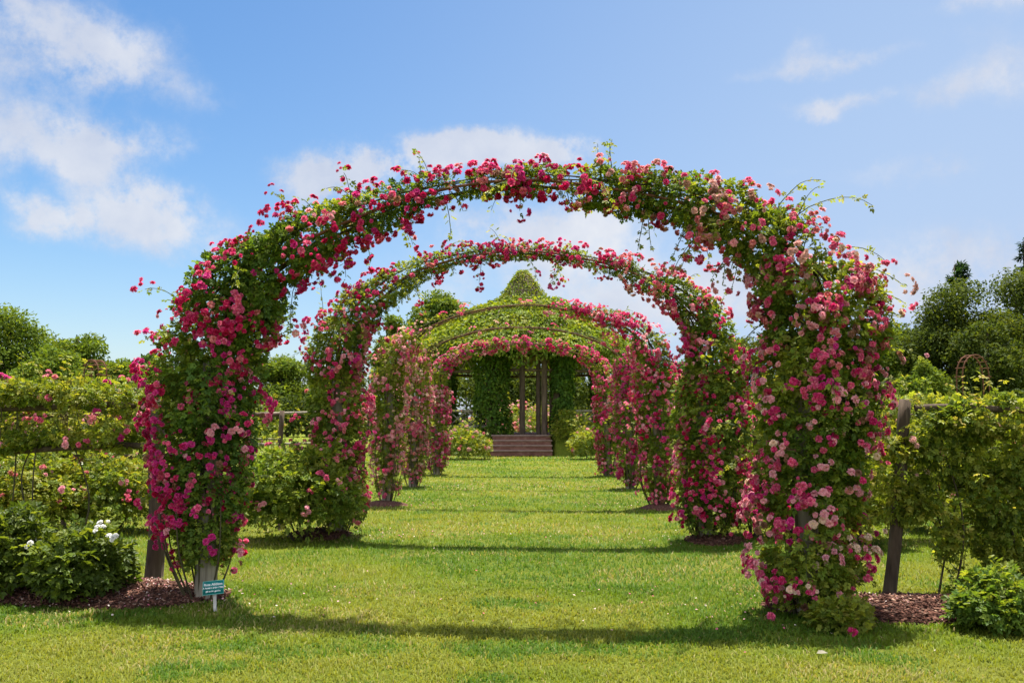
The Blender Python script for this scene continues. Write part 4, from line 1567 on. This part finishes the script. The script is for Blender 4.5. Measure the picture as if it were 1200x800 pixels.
def steps():
    root = thing('stone_steps', 'four brownstone steps climbing the grass mound to the gazebo', 'steps', (GX, GY - 5.3, 0))
    n, w = 4, 2.36
    x = float(at(611, 520, 36)[0])
    for k in range(n):
        y0 = GY - 5.36 + k * .36
        y1 = GY - 5.36 + (k + 1) * .36 + (.5 if k == n - 1 else .03)
        zt = .185 * (k + 1)
        me = bpy.data.meshes.new('step')
        import bmesh
        bm = bmesh.new()
        bmesh.ops.create_cube(bm, size=1)
        for v in bm.verts:
            v.co = Vector((x + v.co.x * (w - .02 * k), (y0 + y1) / 2 + v.co.y * (y1 - y0), zt - .0925 * 1 + v.co.z * .183))
        bmesh.ops.bevel(bm, geom=bm.edges[:], offset=.018, segments=2, affect='EDGES')
        bm.to_mesh(me)
        bm.free()
        me.materials.append(M_STONE)
        link('step', me, root)
        # slab nosing proud of the riser
        me = bpy.data.meshes.new('tread')
        bm = bmesh.new()
        bmesh.ops.create_cube(bm, size=1)
        for v in bm.verts:
            v.co = Vector((x + v.co.x * (w + .04), (y0 + y1) / 2 - .03 + v.co.y * (y1 - y0), zt + .018 + v.co.z * .045))
        bmesh.ops.bevel(bm, geom=bm.edges[:], offset=.012, segments=2, affect='EDGES')
        bm.to_mesh(me)
        bm.free()
        me.materials.append(M_TREAD)
        link('tread', me, root)


M_TREAD = surf('brownstone_lit', [(.25, (.20, .125, .10)), (.5, (.30, .20, .165)), (.75, (.40, .29, .245))], (4, 4, 8), .8, bump=.3)  # paler copy of the brownstone: sun on the treads put into the colour
steps()


# ------------------------------------------------------------------ rusty trial arches far off
def rusty_arch(px, py_top, Y, half, yaw, H, label):
    c = at(px, py_top, Y)
    root = thing('iron_arch', label, 'iron arch', (c[0], c[1], 0), 'bare iron arches beyond the fences')
    t_ = np.array([math.cos(yaw), math.sin(yaw), 0])
    n_ = np.array([-math.sin(yaw), math.cos(yaw), 0])
    tt = np.linspace(0, math.pi, 30)
    q0 = np.array([c[0], c[1], 0])
    for off in (-.13, .13):
        q = q0[None] - t_ * (np.cos(tt) * half)[:, None] + n_ * off
        q[:, 2] = c[2] - H + H * np.sin(tt) ** .8
        q = np.concatenate([[[q[0][0], q[0][1], 0]], q, [[q[-1][0], q[-1][1], 0]]])
        mb = MB()
        add_tube(mb, q, .02, (1, 1, 1), 6)
        mb.build('hoop', M_RUST, root, True)
    for k in range(1, 29, 3):
        p = q0 - t_ * math.cos(tt[k]) * half
        p[2] = c[2] - H + H * math.sin(tt[k]) ** .8
        mb = MB()
        add_tube(mb, [p - n_ * .22, p, p + n_ * .22], .014, (1, 1, 1), 6)
        mb.build('rung', M_RUST, root, True)


rusty_arch(1139, 416, 29, .48, rad(15), .8, 'bare rusty hoop arch with rungs seen above the right fence')
rusty_arch(112, 422, 26, .30, rad(-25), .5, 'bare rusty hoop arch with rungs seen above the left fence')


# ------------------------------------------------------------------ trees
def tree(label, px, py_top, wpx, Y, seed, kind='broad', base=.12, n=9000, leaf=.30, ramp=None, group='trees beyond the garden', cat='tree', name='tree'):
    r = np.random.default_rng(seed)
    n = int(n * (2.1 if kind == 'broad' else 1.0))
    top = at(px, py_top - 9, Y)
    H = top[2]
    w = wpx / F * Y
    g = np.array([top[0], Y, 0])
    root = thing(name, label, cat, g, group)
    ramp = ramp or [(.028, .062, .012), (.04, .085, .016), (.058, .11, .02), (.08, .14, .024), (.11, .165, .03)]
    mb, tb = MB(), MB()
    if kind == 'broad':
        add_tube(tb, bez([g + [0, 0, -.1], g + [.1, 0, H * .25], g + [-.15, .1, H * .55], g + [.05, 0, H * .86]], 12), np.linspace(.035 * H, .006 * H, 12), (1, 1, 1), 9, True, .15)
        k = 46
        v = norm(r.normal(size=(k, 3)))
        rho = r.uniform(.45, .98, k) ** .7
        cz = H * (base + (1 - base) * .5)
        hz = H * (1 - base) * .5
        cen = g + np.array([0, 0, cz]) + v * rho[:, None] * np.array([w * .46, w * .46, hz * .92])
        # narrower towards the top, fuller below the middle
        f = np.clip((cen[:, 2] - cz) / hz, -1, 1)
        cen[:, :2] = g[:2] + (cen[:, :2] - g[:2]) * (1 - .25 * np.maximum(f, 0))[:, None]
        cr_ = r.uniform(.15, .25, k) * min(w, H * 1.1)
        for j in range(0, k, 2):
            s = g + np.array([0, 0, H * r.uniform(.25, .55)])
            add_tube(tb, bez([s, (s + cen[j]) / 2 + [0, 0, .04 * H], cen[j]], 7), np.linspace(.010 * H, .003 * H, 7), (1, 1, 1), 5)
        wgt = cr_ ** 2 / np.sum(cr_ ** 2)
        i = r.choice(k, n, p=wgt)
        u = norm(r.normal(size=(n, 3)) + np.array([0, 0, .35]))
        mod = .55 + .9 * fbm((cen[i] + u * cr_[i][:, None]) * 1.1, seed, 3)
        pos = cen[i] + u * (cr_[i] * mod * (r.random(n) ** .35))[:, None] * np.array([1, 1, .72])
        out = u
        pos[:, 2] = np.maximum(pos[:, 2], .1)
        d = out * .4 + r.normal(size=(n, 3)) * .7 + np.array([0, 0, -.2])
        Mx = frames(d, out * .7 + np.array([0, 0, .7]) + r.normal(size=(n, 3)) * .5)
        mb.inst(LEAF4, pos, Mx, leaf * r.uniform(.6, 1.3, n), leaf_colors(n, r, ramp, pos * .35, seed))
    else:
        add_tube(tb, [g + [0, 0, -.1], g + [0, 0, H * .5], g + [0, 0, H * .99]], [.022 * H, .014 * H, .003 * H], (1, 1, 1), 8, True, .1)
        nb = 120 if kind == 'spruce' else 44
        P, D, O = [], [], []
        for b in range(nb):
            q = (b + .5) / nb
            z = H * (base + (1 - base) * q)
            prof = (1 - q) ** .75 if kind == 'spruce' else (.6 + .4 * math.sin(q * 9)) * (1.0 - .35 * q)
            ln = w * .5 * prof * r.uniform(.6, 1.1) + .12
            a = r.random() * 6.28
            dr = np.array([math.cos(a), math.sin(a), .15 if kind == 'pine' else -.12])
            pts_ = [g + [0, 0, z], g + [0, 0, z] + dr * ln * .6, g + np.array([0, 0, z + .06 * ln]) + dr * ln]
            add_tube(tb, pts_, np.linspace(.05, .012, 3), (1, 1, 1), 4, False)
            m = max(4, int(n / nb * (ln / (w * .3))))
            t = r.uniform(.15, 1.05, m)[:, None]
            pp = g + np.array([0, 0, z]) + dr * ln * t + r.normal(size=(m, 3)) * np.array([.12, .12, .08]) * (ln * .5 + .4)
            P.append(pp)
            O.append(np.repeat(dr[None], m, 0))
        pos, out = np.concatenate(P), np.concatenate(O)
        n = len(pos)
        d = out + r.normal(size=(n, 3)) * .6 + np.array([0, 0, -.15])
        V, Fc = leaf4(1, .28, .05, .05)
        mb.inst((V, Fc, np.ones((4, 3))), pos, frames(d, np.array([0, 0, 1.0]) + r.normal(size=(n, 3)) * .4), leaf * r.uniform(.7, 1.4, n), leaf_colors(n, r, ramp, pos * .4, seed))
    mb.build('crown', M_TREE, root)
    tb.build('trunk', M_BARK, root, True)
    return root


LT = [(0.0569, 0.1012, 0.0161), (0.0829, 0.1357, 0.0184), (0.1161, 0.1702, 0.0207), (0.154, 0.2013, 0.0253), (0.2014, 0.23, 0.0345)]
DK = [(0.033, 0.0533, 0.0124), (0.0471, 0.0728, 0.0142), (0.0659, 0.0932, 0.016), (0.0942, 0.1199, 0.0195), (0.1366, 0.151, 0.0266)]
YL = [(.07, .115, .016), (.10, .15, .02), (.135, .18, .024), (.165, .20, .03), (.19, .21, .04)]
CF = [(.012, .032, .013), (.018, .044, .018), (.026, .058, .022), (.036, .072, .026)]
tree('large pale green tree at the far left, highest of the left wood', 14, 362, 120, 78, 501, n=11000, ramp=LT, base=.05)
tree('spreading tree with layered branches left of the nearest arch', 92, 388, 80, 74, 502, n=8000, ramp=LT, base=.1)
tree('rounded tree dipping between the two taller ones at left', 58, 402, 64, 84, 503, n=7000, base=.05)
tree('low tree right of the spreading one, by the rusty arch', 132, 424, 60, 80, 504, n=6500, ramp=LT, base=.05)
tree('low hazy tree behind the left column of the nearest arch', 172, 418, 66, 92, 505, n=6500, base=.05)
tree('tree standing behind the nearest arch column at left', 232, 430, 70, 95, 506, n=6000, base=.05)
tree('dark green tree in the gap between the first two arches at left', 325, 420, 80, 88, 507, n=8000, ramp=LT, base=.03)
tree('tree behind the second arch foot at left', 392, 440, 80, 90, 508, n=6500, base=.03)
tree('tall round-headed tree rising behind the gazebo roof at left', 512, 346, 84, 82, 509, n=10000, ramp=LT, base=.1)
tree('lower tree left of the round-headed one behind the gazebo', 462, 378, 50, 86, 510, n=6000, ramp=LT, base=.1)
tree('leafy tree seen through the gazebo', 596, 420, 90, 72, 511, n=8500, ramp=DK, base=.02)
tree('dark tree seen through the gazebo, right of the plain posts', 672, 425, 80, 76, 512, n=7500, ramp=DK, base=.02)
tree('pale tree right of the gazebo roof', 738, 400, 64, 80, 513, n=7500, ramp=LT, base=.05)
tree('tree behind the third arch foot at right', 800, 425, 80, 88, 514, n=6000, base=.03)
tree('dark tree in the gap between the second and nearest arch', 870, 405, 80, 90, 515, n=7000, ramp=DK, base=.03)
tree('tree hidden behind the nearest arch column at right', 950, 400, 90, 95, 516, n=6500, base=.03)
tree('pale green tree just right of the nearest arch', 1058, 378, 90, 96, 517, n=9000, ramp=LT, base=.03)
tree('bright low tree under the dark wood at right', 1082, 432, 62, 62, 518, n=6500, ramp=LT, base=.02, leaf=.2)
tree('tall dense tree with a sunlit crown, left half of the right wood', 1122, 345, 136, 82, 519, n=15000, ramp=DK, base=.02)
tree('tall broad dark tree filling the right photo edge', 1190, 326, 150, 86, 520, n=16000, ramp=DK, base=.02)
tree('dark tree low between the two tall ones at right', 1156, 372, 90, 76, 521, n=7500, ramp=DK, base=.02)
tree('tree just outside the tall dark ones, cut by the photo edge', 1262, 350, 110, 80, 522, n=7000, ramp=DK, base=.02)
tree('feathery pine top above the sunlit tree at right', 1118, 319, 44, 92, 523, 'pine', .35, 4200, .5, CF, name='pine_tree')
tree('pointed dark spruce at the right photo edge', 1199, 290, 46, 92, 524, 'spruce', .3, 6500, .40, CF, name='spruce_tree')
tree('light green tree between the nearest arch and the tall right wood', 1040, 392, 70, 84, 528, n=8000, ramp=LT, base=.03)
tree('low tree joining the far left trees above the front fence', 60, 418, 100, 70, 526, n=7000, ramp=LT, base=.02)
tree('low bright tree beside the left leg of the nearest arch', 152, 430, 70, 72, 527, n=6000, ramp=LT, base=.02)
tree('tree filling the far left photo edge', -50, 380, 100, 80, 525, n=6000, ramp=LT, base=.03)
# dark understorey closing the wood's foot
for k, (px, Y) in enumerate([(-20, 66), (70, 68), (150, 70), (215, 72), (290, 74), (360, 74), (430, 74), (540, 66), (640, 64), (720, 72), (790, 72), (860, 72), (930, 70), (1010, 70), (1110, 66), (1200, 66)]):
    pass


def hedge():
    r = np.random.default_rng(91)
    labs = ['left of the rusty arch', 'behind the left arch columns', 'behind the gazebo', 'behind the right arch columns', 'under the tall right wood']
    for k, (x0, x1, Y, h) in enumerate([(-120, 160, 66, 3.2), (165, 440, 70, 3.0), (430, 740, 68, 4.6), (735, 1010, 70, 3.0), (1000, 1300, 64, 3.0)]):
        a, b = at(x0, 488, Y), at(x1, 488, Y)
        root = thing('hedge', 'long dark hedge closing the wood edge ' + labs[k], 'hedge', ((a[0] + b[0]) / 2, Y, 0), 'hedges along the wood edge')
        n = 9000
        u = r.random(n)
        x = a[0] + (b[0] - a[0]) * u
        th = r.uniform(-.1, math.pi + .1, n)
        hh = h * (.7 + .6 * fbm(np.stack([x * .3, x * 0, x * 0 + k], -1), 7, 3))
        rho = r.random(n) ** .3
        pos = np.stack([x, Y - np.cos(th) * 1.3 * rho, np.maximum(.05, hh * (.1 + .9 * np.maximum(np.sin(th), 0) * rho))], -1)
        out = np.stack([th * 0, -np.cos(th), np.sin(th)], -1)
        mb = MB()
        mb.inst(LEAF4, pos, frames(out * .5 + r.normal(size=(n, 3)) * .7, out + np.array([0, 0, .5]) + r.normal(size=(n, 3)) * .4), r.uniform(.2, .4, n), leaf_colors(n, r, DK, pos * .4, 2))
        mb.build('foliage', M_TREE, root)
        tb = MB()
        for q in np.linspace(a[0], b[0], 9):
            add_tube(tb, [(q, Y, -.1), (q + .1, Y, 1.2), (q, Y, h * .7)], [.12, .09, .03], (1, 1, 1), 6)
        tb.build('stem', M_BARK, root, True)


hedge()

# pink-flowered bed seen through and beside the gazebo, and distant beds left and right
GD = 'distant rose bushes beyond the gazebo'
for k, (px, w, h, Y, lab, pal) in enumerate([
    (606, 74, 50, 52, 'pinkish bush seen between the plain gazebo posts', {'salmon': 2, 'pale': 2}),
    (640, 64, 46, 53, 'faded brownish pink bush seen past the right gazebo post', {'faded': 2, 'salmon': 1}),
    (560, 60, 30, 54, 'green bush seen past the wide creeper column', {'pale': 1}),
    (690, 50, 34, 54, 'yellow-green bush seen right of the gazebo', {'pale': 1}),
]):
    q = at(px, 500, Y)
    bush(lab, px, 0, w, h, 600 + k, 1500, .2, SPRIG4, ramp=YELROSE, pal=pal, n_clust=110 if k < 2 else 30, group=GD, bsize=(.06, .10), limit=30, z0=np.array([q[0], Y, 0]), shoots=8)

# pale path far to the left
mb = MB()
a, b = at(-400, 495, 30), at(118, 495, 30)
mb.add([(a[0], 29.0, .006), (b[0], 29.4, .006), (b[0], 31.2, .006), (a[0], 31.5, .006)], [(0, 1, 2, 3)], (1, 1, 1))
tag(mb.build('path', M_PATH), kind='structure')


def lawn_petals():
    r = np.random.default_rng(63)
    P = []
    for i in range(4):
        a, b = at_row(PATHS[i][0][0][0], 600, i), at_row(PATHS[i][1][0][0], 600, i)
        n = 110
        u = r.random(n)
        u = np.where(r.random(n) < .7, u ** 3 * .3, u)
        u = np.where(r.random(n) < .5, 1 - u, u)
        q = a[None] + (b - a)[None] * u[:, None] + r.normal(size=(n, 3)) * .45
        q[:, 2] = .036 + r.random(n) * .01
        P.append(q)
    P = np.concatenate(P)
    P = P[~inside_bed(P[:, 0], P[:, 1])]
    n = len(P)
    mb = MB()
    V6, F6 = leaf6(1, .8, .15, .1)
    cc = np.array([(.75, .40, .42), (.62, .14, .22), (.80, .66, .60)])[r.choice(3, n, p=[.45, .3, .25])]
    mb.inst((V6, F6, np.ones((6, 3))), P, frames(r.normal(size=(n, 3)) * np.array([1, 1, .3]), np.array([0, 0, 1.0]) + r.normal(size=(n, 3)) * .4), r.uniform(.013, .024, n), cc)
    tag(mb.build('fallen_petals', M_PETAL), kind='stuff')


lawn_petals()
